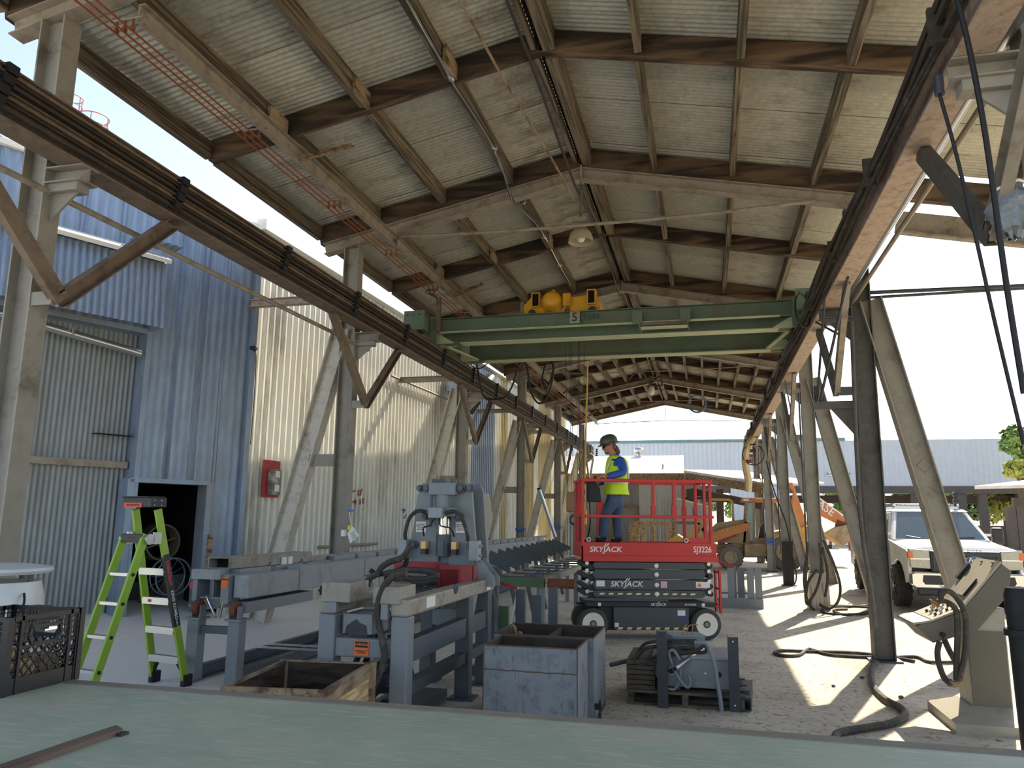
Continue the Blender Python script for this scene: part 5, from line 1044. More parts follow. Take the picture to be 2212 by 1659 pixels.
def hand(w, knuck, fdir, curl, spread, thumb):         # palm and five fingers grown from the wrist
    w, knuck = V(w), V(knuck); nodes = [(w,.03),((w+knuck)/2,(.042,.026)),(knuck,(.044,.022))]; edges = [(0,1),(1,2)]
    for i in range(4):
        b0 = knuck+spread*(.02*(i-1.5)); L_f = (.03,.034,.031,.025)[i]
        p1 = b0+fdir*L_f; p2 = p1+(fdir*.5+curl*.8).normalized()*L_f*.9; p3 = p2+(curl-fdir*.25).normalized()*L_f*.7
        n0 = len(nodes); nodes += [(b0,.0105),(p1,.0098),(p2,.009),(p3,.008)]; edges += [(2,n0),(n0,n0+1),(n0+1,n0+2),(n0+2,n0+3)]
    n0 = len(nodes); tb = (w*.55+knuck*.45)
    nodes += [(tb+thumb*.032,.013),(tb+thumb*.05+fdir*.025,.011),(tb+thumb*.048+fdir*.05+curl*.015,.0095)]; edges += [(1,n0),(n0,n0+1),(n0+1,n0+2)]
    return skin('hand','skin',wk,nodes,edges,2)
kn_ = PX(1297,1029.5,-.47)
hand(W['wn'][0], kn_, V((-.75,-.55,-.2)).normalized(), V((-.1,-.25,-1)).normalized(), V((.5,-.75,.1)).normalized(), V((.45,.7,.1)).normalized())
kf_ = PX(1281,1048,.0)
hand(W['wf'][0], kf_, V((-.9,-.1,-.3)).normalized(), V((-.3,0,-1)).normalized(), V((0,1,0)), V((.1,-.8,.4)).normalized())
skin('jeans','denim',wk,[(PX(1331,1058),(.155,.13)),(PX(1329,1074),(.16,.14)),(PX(1322,1088,-.09),.112),(PX(1306,1114,-.1),.085),(PX(1303,1140,-.1),.077),(PX(1303,1163,-.1),.078),(PX(1335,1088,.09),.112),(PX(1332,1120,.1),.085),(PX(1334,1142,.1),.078),(PX(1336,1166,.1),.08)],[(0,1),(1,2),(2,3),(3,4),(4,5),(1,6),(6,7),(7,8),(8,9)])
skin('shirt','shirt_blue',wk,[(PX(1329,1072),.14),(PX(1331,1040),.145),(PX(1333,1014),.162),(PX(1329,990),.1),(PX(1324,981),.082),(PX(1342,998,-.18),.085),(PX(1346,1012,-.24),.078),(PX(1347,1021,-.27),.068),(PX(1326,1026,-.36),.06),(PX(1309,1029,-.43),.05),(PX(1321,1000,.17),.085),(PX(1313,1033,.2),.066),(PX(1299,1042,.1),.056),(PX(1290,1045.5,.03),.048)],[(0,1),(1,2),(2,3),(3,4),(2,5),(5,6),(6,7),(7,8),(8,9),(2,10),(10,11),(11,12),(12,13)],2,2)
def oval(px,py,rx,ry,n=22):
    c = PX(px,py); fx = V((cos(radians(17)),sin(radians(17)),0)); fy = V((-fx.y,fx.x,0)); return [c+fx*(rx*cos(2*pi*i/n))+fy*(ry*sin(2*pi*i/n)) for i in range(n)]
def vest(m): m.rings([oval(*q) for q in ((1327,985,.08,.13),(1331,989,.14,.175),(1333,998,.18,.185),(1333,1013,.196,.21),(1332,1030,.194,.21),(1331,1045,.19,.205),(1331,1058,.196,.208),(1332,1069,.205,.215))],cap=False)
part(wk,'safety_vest','hivis',vest,smooth=True)
part(wk,'vest_band','silver_tape',lambda m: m.rings([oval(1331,1039,.197,.216),oval(1331,1046,.196,.214)],cap=False),smooth=True)
part(wk,'vest_strap','silver_tape',lambda m: [m.tube([PX(px_,py_,dd) for px_,py_,dd in pts],.016,6,sub=3) for pts in (((1337,990,-.12),(1349,1000,-.16),(1356,1015,-.17),(1357,1040,-.15)),((1324,990,-.15),(1316,1000,-.19),(1311,1015,-.19)))])
part(wk,'vest_pocket','black',lambda m: m.box(PX(1325,993,-.2),(.05,.012,.025)))
hc = PX(1316,963.5); Rh = Matrix.Rotation(radians(17),3,'Z') @ Matrix.Rotation(radians(-14),3,'Y')
part(wk,'head','skin',lambda m: m.ell(hc,(.108,.083,.13),20,14,Rh),smooth=True)
part(wk,'jaw','skin',lambda m: m.ell(hc+Rh @ V((-.045,0,-.075)),(.06,.056,.055),16,10,Rh),smooth=True)
part(wk,'nose','skin',lambda m: m.ell(hc+Rh @ V((-.108,0,-.025)),(.022,.015,.025),10,7,Rh),smooth=True)
part(wk,'mouth',M('lips',(140,84,74),.6),lambda m: m.ell(hc+Rh @ V((-.094,0,-.075)),(.012,.024,.008),10,6,Rh),smooth=True)
part(wk,'ear','skin',lambda m: [m.ell(hc+Rh @ V((.005,s_*.079,-.01)),(.022,.01,.034),10,7,Rh) for s_ in (-1,1)],smooth=True)
part(wk,'eye','white_paint',lambda m: [m.ell(hc+Rh @ V((-.088,s_*.032,.008)),(.012,.014,.01),8,6,Rh) for s_ in (-1,1)],smooth=True)
part(wk,'sunglasses','black',lambda m: [m.ell(hc+Rh @ V((-.092,s_*.036,.004)),(.022,.036,.026),12,8,Rh) for s_ in (-1,1)]+[m.tube([hc+Rh @ V((-.085,s_*.066,.012)),hc+Rh @ V((-.03,s_*.083,.014)),hc+Rh @ V((.02,s_*.083,.006))],.007,6) for s_ in (-1,1)],smooth=True)
part(wk,'beard','hair',lambda m: m.ell(hc+Rh @ V((-.052,0,-.098)),(.05,.052,.034),14,8,Rh),smooth=True)
part(wk,'hair','hair',lambda m: (m.ell(hc+Rh @ V((.05,0,-.02)),(.068,.084,.085),16,10,Rh),m.ell(hc+Rh @ V((.1,.0,-.085)),(.05,.06,.075),14,9,Rh),m.ell(hc+Rh @ V((.12,0,-.12)),(.035,.04,.05),12,8,Rh)),smooth=True)
hh_ = part(wk,'hard_hat','helmet',lambda m: m.rings([[hc+Rh @ V((.01+r*1.22*cos(2*pi*i/28),r*sin(2*pi*i/28),h)) for i in range(28)] for r,h in ((.122,.035),(.123,.08),(.117,.12),(.098,.157),(.066,.182),(.028,.193),(.002,.195))]),smooth=True)
part(wk,'hat_brim','helmet',lambda m: m.rings([[hc+Rh @ V((-.004+r*1.25*cos(2*pi*i/28),r*sin(2*pi*i/28),h)) for i in range(28)] for r,h in ((.113,.041),(.152,.028),(.153,.034),(.116,.051))]),smooth=True)
part(wk,'hat_sticker','label_white',lambda m: m.ell(hc+Rh @ V((-.06,-.095,.09)),(.012,.004,.012),10,6,Rh))
part(wk,'boot','boot',lambda m: [m.tube([PX(px_+6,py_-4,dd),PX(px_+2,py_+2,dd),PX(px_-8,py_+3,dd),PX(px_-13,py_+4,dd)],[.05,.055,.05,.035],10) for px_,py_,dd in ((1300,1163,-.1),(1333,1165,.1))],smooth=True)
# ---------------------------------------------------------------- white pickup truck
M('truck_white', (232,232,230), .25, 0, var=.03, coat=.6, dirt=(206,200,190), damt=.2)
M('truck_black', (30,31,34), .4, 0, var=.1)
M('lens', (168,165,152), .12, .2, var=.15, scale=30, coat=.8); M('amber', (226,110,50), .3, var=.05)
M('windshield', (66,82,86), .06, 0, var=.1, coat=1); M('emblem_blue', (30,58,120), .3, var=.03); M('decal_blue', (84,140,196), .5)
tk = T('pickup_truck','white pickup truck with chrome bumper and utility bed parked past the columns','truck',(4.66,17.3,.18))
def tp_(name, mat, fn, **kw): return part(tk, name, mat, fn, local=True, **kw)
HW = .97
def frus(m, x0, x1, y0, y1, z0, X0, X1, Y0, Y1, z1): m.rings([[V(p) for p in ((x0,y0,z0),(x1,y0,z0),(x1,y1,z0),(x0,y1,z0))],[V(p) for p in ((X0,Y0,z1),(X1,Y0,z1),(X1,Y1,z1),(X0,Y1,z1))]])
arch = [(.62*cos(radians(a)),.36+.56*sin(radians(a))) for a in range(170,9,-20)]
def side(m, xs):                                         # body side with wheel arches
    pr_ = [(-.86,.55),(-.60,.5)]+[( -0+.55*cos(radians(a)), .40+.50*sin(radians(a))) for a in range(170,9,-20)]+[(.62,.42),(3.4,.42)]+[(4.05+.55*cos(radians(a)), .40+.50*sin(radians(a))) for a in range(170,9,-20)]+[(4.7,.5),(5.35,.55),(5.35,1.3),(.75,1.3),(.3,1.24),(-.70,1.14),(-.88,1.05)]
    m.prism(pr_,(xs,0,0),Y_,Z_,(.06 if xs < 0 else -.06,0,0))
for xs in (-HW,HW): tp_('body_side','truck_white',lambda m: side(m,xs),bevel=.02)
tp_('hood','truck_white',lambda m: m.rings([[V((s_*x_,y_,z_)) for s_,x_,z_ in ((-1,.93,zc-.05),(-1,.62,zc),(1,.62,zc),(1,.93,zc-.05))]+[V((.9,y_,.9)),V((-.9,y_,.9))] for y_,zc in ((-.93,1.12),(-.85,1.19),(.0,1.27),(.62,1.31))]),smooth=True,ang=30)
tp_('inner_body','truck_black',lambda m: m.bx(-.88,.88,-.7,5.2,.45,1.15))
tp_('cab','truck_white',lambda m: frus(m,-.95,.95,.55,3.15,1.27,-.74,.74,1.3,2.95,1.90),bevel=.05)
tp_('roof_panel','truck_white',lambda m: frus(m,-.76,.76,1.22,3.0,1.88,-.7,.7,1.32,2.9,1.93),bevel=.02)
def wq(a,b,t_): return a+(b-a)*t_
def wpt(u,v,off=.012): # windshield plane
    lo = V((-.95+1.9*u,.55,1.27)); hi = V((-.74+1.48*u,1.3,1.90)); p = lo+(hi-lo)*v; n = V((0,-(.63),.75)).normalized(); return p+n*off
tp_('windshield','windshield',lambda m: m.add([wpt(.05,.07,.003),wpt(.95,.07,.003),wpt(.93,.93,.003),wpt(.07,.93,.003),wpt(.05,.07,.012),wpt(.95,.07,.012),wpt(.93,.93,.012),wpt(.07,.93,.012)],[(4,5,6,7),(0,1,5,4),(1,2,6,5),(2,3,7,6),(3,0,4,7)]))
tp_('wiper','truck_black',lambda m: [m.tube([wpt(.3,.05,.03),wpt(.16,.12,.03)],.012,5),m.tube([wpt(.62,.05,.03),wpt(.85,.1,.03)],.012,5)])
for s_ in (-1,1):
    def sw(y,v): return V((s_*((.95-.21*v)+.004), y, 1.27+.63*v))
    tp_('side_window','windshield',lambda m: [m.add([sw(a,.1),sw(b,.1),sw(b-.05,.85),sw(a+c,.85)],[(0,1,2,3)]) for a,b,c in ((.95,1.75,.5),(1.85,2.8,.05))])
    tp_('door_seam','truck_black',lambda m: m.bx(s_*(HW+.002)-.002,s_*(HW+.002)+.002,1.78,1.79,.5,1.28))
    tp_('mirror','truck_black',lambda m: (m.bx(s_*1.12-.11,s_*1.12+.11,.72,.85,1.22,1.56)),bevel=.04)
    tp_('mirror_arm','truck_white',lambda m: m.bx(min(s_*.9,s_*1.1),max(s_*.9,s_*1.1),.76,.82,1.38,1.43))
    tp_('headlight','lens',lambda m: m.prism([(s_*.60,.78),(s_*.95,.80),(s_*.96,1.15),(s_*.60,1.13)],(0,-.95,0),X_,Z_,(0,.12,0)),bevel=.015)
    tp_('headlight_bar','chrome',lambda m: m.bx(min(s_*.61,s_*.95),max(s_*.61,s_*.95),-.957,-.95,.955,.975))
    tp_('turn_signal','amber',lambda m: m.bx(min(s_*.90,s_*.975),max(s_*.90,s_*.975),-.96,-.84,.97,1.1))
    tp_('fog_opening','truck_black',lambda m: m.prism([(s_*.42,.50),(s_*.74,.50),(s_*.78,.56),(s_*.76,.67),(s_*.48,.67),(s_*.42,.6)],(0,-1.055,0),X_,Z_,(0,.03,0)))
    for yy in (0,4.05):
        x0 = s_*.93
        tp_('tire','rubber',lambda m: m.lathe((x0-.13,yy,.40),[(.23,0),(.34,.0),(.385,.02),(.4,.05),(.4,.21),(.385,.24),(.34,.26),(.23,.26)],30,(1,0,0)),smooth=True)
        tp_('tire_tread','rubber',lambda m: [m.box((x0-.07+.14*(i%2),yy+.402*cos(2*pi*i/32),.40+.402*sin(2*pi*i/32)),(.11,.05,.02),Matrix.Rotation(2*pi*i/32-pi/2,3,'X')) for i in range(32)][:1] and m.v and None)
        tp_('wheel_rim','steel_dark',lambda m: m.lathe((x0+s_*.112,yy,.40),[(.0,.0),(.225,0),(.245,.025),(.0,.012)],26,(s_,0,0)),smooth=True)
        tp_('wheel_spoke','truck_black',lambda m: [m.bar((x0+s_*.138,yy+.05*cos(2*pi*i/8),.40+.05*sin(2*pi*i/8)),(x0+s_*.138,yy+.22*cos(2*pi*i/8),.40+.22*sin(2*pi*i/8)),.05,.02,X_) for i in range(8)])
        tp_('wheel_cap','zinc',lambda m: m.cyl((x0+s_*.13,yy,.40),(x0+s_*.155,yy,.40),.05,12),smooth=True)
tp_('grille','truck_black',lambda m: m.bx(-.60,.60,-.97,-.85,.72,1.12),bevel=.02)
tp_('grille_bar','steel_dark',lambda m: [m.bx(-.52,.52,-.985,-.965,z,z+.06) for z in (.79,.93,1.03)])
tp_('grille_frame','steel_dark',lambda m: [m.bx(-.56,-.52,-.985,-.96,.76,1.1),m.bx(.52,.56,-.985,-.96,.76,1.1)])
tp_('emblem','emblem_blue',lambda m: m.prism([(.13+.15*cos(2*pi*i/28),.96+.06*sin(2*pi*i/28)) for i in range(28)],(0,-1.0,0),X_,Z_,(0,.03,0)))
tp_('emblem_rim','chrome',lambda m: m.tube([V((.13+.152*cos(2*pi*i/28),-1.0,.96+.062*sin(2*pi*i/28))) for i in range(29)],.008,6))
Q_ = FR[tk.as_pointer()]
text('emblem_script','Ford',.1,'chrome',tk,Q_ @ V((.13,-1.004,.96)),X_,Z_,shear=.3)
text('hood_letters','S U P E R   D U T Y',.07,M('letter_red',(150,84,80),.4),tk,Q_ @ V((0,-.948,1.118)),X_,V((0,.35,1)))
tp_('front_bumper','chrome',lambda m: m.prism([(-.98,.48),(-.9,.42),(.9,.42),(.98,.48),(.98,.7),(.9,.73),(-.9,.73),(-.98,.7)],(0,-1.04,0),X_,Z_,(0,.2,0)),bevel=.03)
tp_('air_dam','truck_black',lambda m: m.bx(-.85,.85,-1.0,-.85,.3,.43),bevel=.02)
tp_('plate_recess','truck_black',lambda m: m.bx(-.26,.26,-1.052,-1.04,.5,.64))
tp_('license_plate','label_white',lambda m: m.bx(-.16,.16,-1.062,-1.052,.51,.63))
tp_('tow_bar','zinc',lambda m: m.cyl((-.42,-1.3,.46),(-.42,-1.0,.46),.02,8))
tp_('utility_bed','truck_white',lambda m: m.bx(-.97,.97,3.25,5.4,1.28,1.98),bevel=.04)
tp_('bed_window','windshield',lambda m: m.bx(-.7,.7,3.235,3.25,1.6,1.9))
tp_('roof_rack','zinc',lambda m: (m.bx(-.65,.65,1.5,1.6,1.95,2.0),m.bx(-.65,.65,2.5,2.6,1.95,2.0),m.bx(-.66,-.62,1.5,4.9,1.98,2.06),m.bx(.62,.66,1.5,4.9,1.98,2.06)))
tp_('light_bar','lens',lambda m: m.bx(-.55,.55,1.66,1.82,1.98,2.06),bevel=.02)
tp_('side_ladder','zinc',lambda m: [m.cyl((-.99,3.4,.9),(-.99,3.4,2.1),.02,6),m.cyl((-.99,3.75,.9),(-.99,3.75,2.1),.02,6)]+[m.cyl((-.99,3.4,1.0+.2*i),(-.99,3.75,1.0+.2*i),.014,6) for i in range(5)])
tp_('work_lamp','truck_black',lambda m: [m.cyl((.62,1.5,z),(.62,1.58,z),.06,12) for z in (2.12,2.26)])
tp_('lamp_post','truck_black',lambda m: m.bx(.6,.64,1.58,1.62,1.95,2.3))
tp_('door_decal','decal_blue',lambda m: m.bx(-HW-.004,-HW-.002,.62,1.6,.62,1.2))
text('decal_letter','S',.3,'label_white',tk,Q_ @ V((-HW-.006,.85,.92)),-Y_,Z_)
text('bed_letters','SERVICE',.16,'red_guard',tk,Q_ @ V((-HW-.012,4.3,1.62)),-Y_,Z_) if False else None
tp_('bed_letter_band','red_guard',lambda m: [m.bx(-.975,-.972,3.6+.16*i,3.7+.16*i,1.56,1.6) for i in range(6)])
# ---------------------------------------------------------------- backhoe loader far down the yard
M('hoe_orange', (206,128,74), .6, 0, var=.12, scale=3, dirt=(172,140,108), damt=.45, dscale=2)
M('hoe_dirty', (168,146,114), .8, 0, var=.15, scale=4, dirt=(130,110,86), damt=.4)
M('tyre_dusty', (118,110,98), .85, var=.15)
M('hoe_yellow', (206,160,84), .7, 0, var=.12, dirt=(170,140,100), damt=.4)
M('cab_glass', (150,178,184), .1, 0, var=.15, coat=.6)
bh = T('backhoe','dusty orange backhoe loader with raised bucket parked beyond the right columns','backhoe',(2,31.5,0))
YB = 31.0
def bp(px,py): p = at(px,py,YB); return (p.x,p.z)
def bprism(name,mat,pts,y0_=0,d=1.2,**kw): return part(bh,name,mat,lambda m: m.prism([bp(*p) for p in pts],(0,YB+y0_,0),X_,Z_,(0,d,0)),**kw)
for px,py,r,w_ in ((1578,1203,.46,.35),(1697,1196,.70,.5)):
    for yy in (-.15,1.55):
        c_ = at(px,py,YB); cx, cz_ = c_.x, r+.0
        part(bh,'tire','tyre_dusty',lambda m: m.lathe((cx,YB+yy,cz_),[(r*.5,0),(r*.85,.0),(r*.97,.05),(r,.1),(r,w_-.1),(r*.97,w_-.05),(r*.85,w_),(r*.5,w_)],28,(0,1,0)),smooth=True)
        part(bh,'tire_lug','tyre_dusty',lambda m: (lambda _: None)([m.box((cx+r*1.0*cos(2*pi*i/20),YB+yy+w_*(.3+.4*(i%2)),cz_+r*1.0*sin(2*pi*i/20)),(.05,w_*.5,.09),Matrix.Rotation(-2*pi*i/20,3,'Y')) for i in range(20)]))
        part(bh,'wheel_rim','hoe_dirty',lambda m: m.lathe((cx,YB+yy-.03,cz_),[(0,.01),(r*.28,.01),(r*.34,-.02),(r*.5,-.02),(r*.54,.03),(0,.03)],20,(0,1,0)),smooth=True)
bprism('engine_hood','hoe_dirty',((1530,1170),(1530,1148),(1548,1130),(1606,1122),(1622,1130),(1622,1178)),.25,1.1,bevel=.04)
bprism('loader_arm','hoe_orange',((1530,1178),(1530,1157),(1560,1142),(1610,1130),(1620,1133),(1618,1145),(1580,1158)),-.05,.14,bevel=.02)
bprism('loader_arm','hoe_orange',((1530,1178),(1530,1157),(1560,1142),(1610,1130),(1620,1133),(1618,1145),(1580,1158)),1.5,.14,bevel=.02)
bprism('chassis','hoe_dirty',((1545,1195),(1545,1178),(1622,1172),(1625,1165),(1680,1160),(1680,1205),(1610,1205)),.3,1.0)
bprism('side_tank','hoe_dirty',((1608,1203),(1608,1176),(1655,1175),(1655,1203)),-.1,.5,bevel=.03)
bprism('fender','hoe_dirty',((1655,1172),(1668,1150),(1690,1145),(1722,1150),(1735,1170),(1728,1170),(1712,1158),(1685,1157),(1668,1172)),-.15,1.9)
for px0,px1 in ((1606,1611),(1628,1632),(1668,1673)):
    bprism('cab_pillar','hoe_dirty',((px0,1172),(px0+6 if px0 == 1606 else px0,1083),(px1+6 if px0 == 1606 else px1,1083),(px1,1172)),.25,.08); bprism('cab_pillar','hoe_dirty',((px0,1172),(px0+6 if px0 == 1606 else px0,1083),(px1+6 if px0 == 1606 else px1,1083),(px1,1172)),1.3,.08)
bprism('cab_glass','cab_glass',((1611,1150),(1617,1086),(1628,1086),(1628,1168),(1613,1168)),.28,.03)
part(bh,'front_glass','cab_glass',lambda m: m.prism([(0,0),(0,1.0),(.03,1.0),(.03,0)],V((bp(1609,1160)[0],YB+.33,bp(1609,1160)[1])),X_,Z_+V((.09,0,0)),(0,.95,0)))
bprism('cab_roof','hoe_orange',((1602,1083),(1604,1075),(1686,1076),(1690,1084)),.15,1.35,bevel=.03)
bprism('work_light','label_white',((1606,1082),(1606,1077),(1618,1077),(1618,1082)),.13,.03)
bprism('seat','truck_black',((1640,1165),(1644,1140),(1652,1128),(1656,1150),(1660,1165)),.6,.5)
bprism('exhaust_guard','hoe_yellow',((1530,1075),(1578,1076),(1586,1082),(1588,1125),(1583,1125),(1582,1086),(1576,1081),(1530,1080)),.7,.08)
bprism('loader_bucket','hoe_yellow',((1440,1168),(1455,1160),(1462,1155),(1475,1163),(1500,1166),(1500,1172),(1446,1172)),-.2,2.1)
for yy in (0,1.5):
    bprism('bucket_link','hoe_yellow',((1478,1168),(1505,1128),(1513,1130),(1486,1170)),yy,.1); bprism('bucket_link','hoe_orange',((1503,1125),(1512,1122),(1535,1160),(1530,1168)),yy,.1); bprism('bucket_link','hoe_yellow',((1500,1165),(1530,1122),(1536,1124),(1506,1170)),yy,.1)
bprism('boom','hoe_orange',((1713,1095),(1718,1060),(1708,1047),(1710,1040),(1716,1041),(1727,1072),(1748,1130),(1742,1165),(1732,1165),(1724,1130)),.6,.35,bevel=.02)
bprism('dipper','hoe_orange',((1752,1060),(1768,1072),(1800,1092),(1835,1122),(1842,1130),(1830,1140),(1812,1130),(1760,1105),(1745,1085)),.65,.3,bevel=.02)
bprism('dipper_cylinder','zinc',((1768,1072),(1772,1070),(1830,1112),(1826,1117)),.75,.12)
bprism('hoe_bucket','hoe_dirty',((1778,1154),(1812,1138),(1838,1134),(1846,1150),(1840,1170),(1828,1178),(1815,1176),(1790,1164)),.35,.9,bevel=.02)
bprism('bucket_tooth','hoe_yellow',((1776,1152),(1782,1150),(1822,1178),(1812,1178)),.3,.12)
bprism('bucket_hinge','rust',((1812,1138),(1815,1122),(1828,1128),(1842,1124),(1842,1136),(1828,1142)),.6,.4)
bprism('stabilizer_leg','hoe_yellow',((1706,1095),(1714,1098),(1752,1210),(1744,1222),(1736,1215)),-.25,.15)
bprism('stabilizer_leg','hoe_yellow',((1730,1140),(1748,1138),(1746,1190),(1738,1190)),.3,.9)
text('boom_letters','CASE',.42,'label_white',bh,V((bp(1782,1092)[0],YB+.63,bp(1782,1092)[1])),V((.80,0,-.6)),V((.6,0,.80)))
text('arm_letters','CASE',.32,'hoe_yellow',bh,V((bp(1556,1153)[0],YB-.07,bp(1556,1153)[1])),V((.96,0,.26)),V((-.26,0,.96)))
text('arm_letters','580',.22,'hoe_yellow',bh,V((bp(1587,1144)[0],YB-.07,bp(1587,1144)[1])),V((.96,0,.26)),V((-.26,0,.96)))
bprism('arm_stripe','red_guard',((1552,1168),(1590,1154),(1590,1159),(1552,1173)),-.08,.02)
# ---------------------------------------------------------------- buildings beyond
M('far_panel', (190,196,203), .6, .1, var=.05, scale=2, rand=.03); M('far_trim', (108,134,142), .6); M('far_beam', (84,76,72), .7, var=.15); M('rust_roof', (222,214,200), .5, .1, var=.06, scale=1, dirt=(196,142,104), damt=.42, dscale=.35)
fb = T('metal_building','long pale grey metal clad building raised on dark posts across the yard','building',(8,60,0))
YF = 60.
x0, x1 = at(1190,960,YF).x, at(2330,950,YF).x; zt0, zb0 = 7.72, 4.42
k = 0; x = x0
while x < x1:
    part(fb,'wall_panel','far_panel',lambda m: m.corr((x,YF,zb0),X_,2.0,.33,.03,(0,0,zt0-zb0),-Y_,6),smooth=True,ang=60); x += 1.98
part(fb,'eave_trim','far_trim',lambda m: m.bx(x0,at(1825,948,YF).x,YF-.12,YF+.1,zt0-.02,zt0+.2))
part(fb,'roof_slab','far_panel',lambda m: m.bx(x0,x1,YF+.05,YF+7,zt0-.1,zt0))
part(fb,'lower_beam','far_beam',lambda m: m.bx(x0,x1,YF-.1,YF+.3,zb0-.5,zb0))
part(fb,'lower_beam','far_beam',lambda m: m.bx(x0,x1,YF+5,YF+5.4,zb0-1.1,zb0-.5))
part(fb,'soffit','far_beam',lambda m: m.bx(x0,x1,YF+.3,YF+7,zb0-.3,zb0-.25))
for px,w_ in ((1830,.42),(1978,.42),(2078,.6),(2125,.5),(2290,.5),(1555,.5)):
    xx = at(px,1100,YF+.2).x; part(fb,'post','far_beam',lambda m: m.bx(xx-w_/2,xx+w_/2,YF,YF+.5,0,zb0-.3))
pa, pb_ = at(1578,1050,YF-1), at(1702,1128,YF-1)
part(fb,'lower_wall','far_panel',lambda m: m.corr((pa.x,YF-1,0.1),X_,pb_.x-pa.x,.33,.03,(0,0,pa.z-.1),-Y_,6),smooth=True,ang=60)
p0, p1 = at(1788,1028,YF), at(1832,1020,YF)
part(fb,'speed_sign','label_white',lambda m: m.bx(p0.x,p1.x,YF-.18,YF-.12,p0.z-.02,p1.z+.04))
text('sign_letters','SLOW   5 MPH',.24,'steel_dark',fb,V(((p0.x+p1.x)/2,YF-.19,(p0.z+p1.z)/2+.01)),X_,Z_)
mb = T('rusty_roof_shed','low corrugated building with a rust streaked pale roof behind the lift','building',(-4,38,0))
YM = 38.
a_, b2_ = at(1205,1022,YM), at(1473,1022,YM); ze = a_.z; zrg = at(1340,985,YM+4).z
rt0, rt1 = at(1220,985,YM+4), at(1472,985,YM+4)
x = a_.x
while x < b2_.x:
    part(mb,'wall_sheet','far_panel' if x > at(1358,1100,YM).x else 'wall_galv_old',lambda m: m.corr((x,YM+.4,.05),X_,1.0,.16,.02,(0,0,ze-.15),-Y_,6),smooth=True,ang=60); x += .99
part(mb,'roof','rust_roof',lambda m: m.add([(a_.x-.3,YM,ze-.02),(b2_.x+.1,YM,ze-.02),(rt1.x+.1,YM+4,zrg),(rt0.x-.3,YM+4,zrg),(a_.x-.3,YM,ze-.1),(b2_.x+.1,YM,ze-.1),(rt1.x+.1,YM+4,zrg-.1),(rt0.x-.3,YM+4,zrg-.1)],[(0,1,2,3),(4,5,6,7),(0,1,5,4),(1,2,6,5),(2,3,7,6),(3,0,4,7)]))
part(mb,'fascia','wood_pale',lambda m: m.bx(a_.x-.3,b2_.x+.1,YM-.06,YM,ze-.35,ze-.02))
part(mb,'back_wall','far_panel',lambda m: m.bx(a_.x,b2_.x,YM+7.8,YM+8,0,ze))
vt = at(1380,985,YM+4)
part(mb,'roof_vent','zinc',lambda m: m.lathe((vt.x,YM+4,zrg-.1),[(.12,0),(.12,.2),(.24,.28),(.28,.42),(.2,.54),(0,.58)],16),smooth=True)
part(mb,'vent_pipe','zinc',lambda m: [m.cyl((at(px,1015,YM+1).x,YM+1,ze-.1),(at(px,1000,YM+1).x,YM+1,at(px,pt_,YM+1).z),.05,8) for px,pt_ in ((1432,1003),(1220,985))])
part(mb,'door_frame','wood_pale',lambda m: (lambda p,q: (m.bx(p.x,p.x+.1,YM+.3,YM+.38,.1,q),m.bx(p.x+1.2,p.x+1.3,YM+.3,YM+.38,.1,q),m.bx(p.x,p.x+1.3,YM+.3,YM+.38,q,q+.1)))(at(1320,1110,YM),at(1320,1095,YM).z))
part(mb,'red_cabinet','lift_red',lambda m: m.bx(at(1290,1100,YM).x,at(1302,1100,YM).x,YM+.1,YM+.4,.05,at(1290,1085,YM).z))
ls = T('lean_to','dark timber lean-to roof on posts right of the rusty roofed shed','canopy',(1,40,0))
YN = 39.
p0, p1 = at(1470,1022,YN), at(1650,1052,YN-6)
part(ls,'roof_beam','wood_pale',lambda m: m.bar(p0+V((0,0,-.1)),p1+V((0,0,-.1)),.2,.35))
part(ls,'roof_slab','rust_roof',lambda m: m.add([p0+V((0,0,.1)),p1+V((0,0,.1)),p1+V((3,5,.35)),p0+V((3,5,.35)),p0+V((0,0,.18)),p1+V((0,0,.18)),p1+V((3,5,.43)),p0+V((3,5,.43))],[(0,1,2,3),(4,5,6,7),(0,1,5,4),(1,2,6,5),(2,3,7,6),(3,0,4,7)]))
part(ls,'lower_beam','far_beam',lambda m: m.bar(p0+V((0,.5,-.75)),p1+V((0,.5,-.75)),.2,.3))
for px in (1492,1556,1640):
    q = at(px,1100,YN-1); part(ls,'post','far_beam',lambda m: m.bx(q.x-.16,q.x+.16,YN-1.2,YN-.9,0,3.3))
part(ls,'cross_brace','steel_dark',lambda m: m.cyl(at(1492,1085,YN-1),at(1530,1050,YN-1),.03,6))
part(ls,'pipe_rail','steel_dark',lambda m: m.cyl(at(1478,1076,YN-1),at(1600,1077,YN-1),.05,6))
sw_ = T('low_shed','low pale corrugated shed with a sloping top left of the backhoe','building',tuple(at(1495,1150,37)))
q0, q1 = at(1462,1078,36.5), at(1533,1096,36.5)
part(sw_,'wall_sheet','far_panel',lambda m: m.prism([(q0.x,.05),(q1.x,.05),(q1.x,q1.z),(q0.x,q0.z)],(0,36.5,0),X_,Z_,(0,1.6,0)))
part(sw_,'wall_rib','far_panel',lambda m: (lambda _: None)([m.bx(q0.x+.1*i,q0.x+.1*i+.03,36.47,36.5,.05,q0.z+(q1.z-q0.z)*(.1*i)/(q1.x-q0.x)-.05) for i in range(int((q1.x-q0.x)/.1))]))
part(sw_,'coping','white_enamel',lambda m: m.bar(V((q0.x,36.5,q0.z+.03)),V((q1.x,36.5,q1.z+.03)),.15,.06))
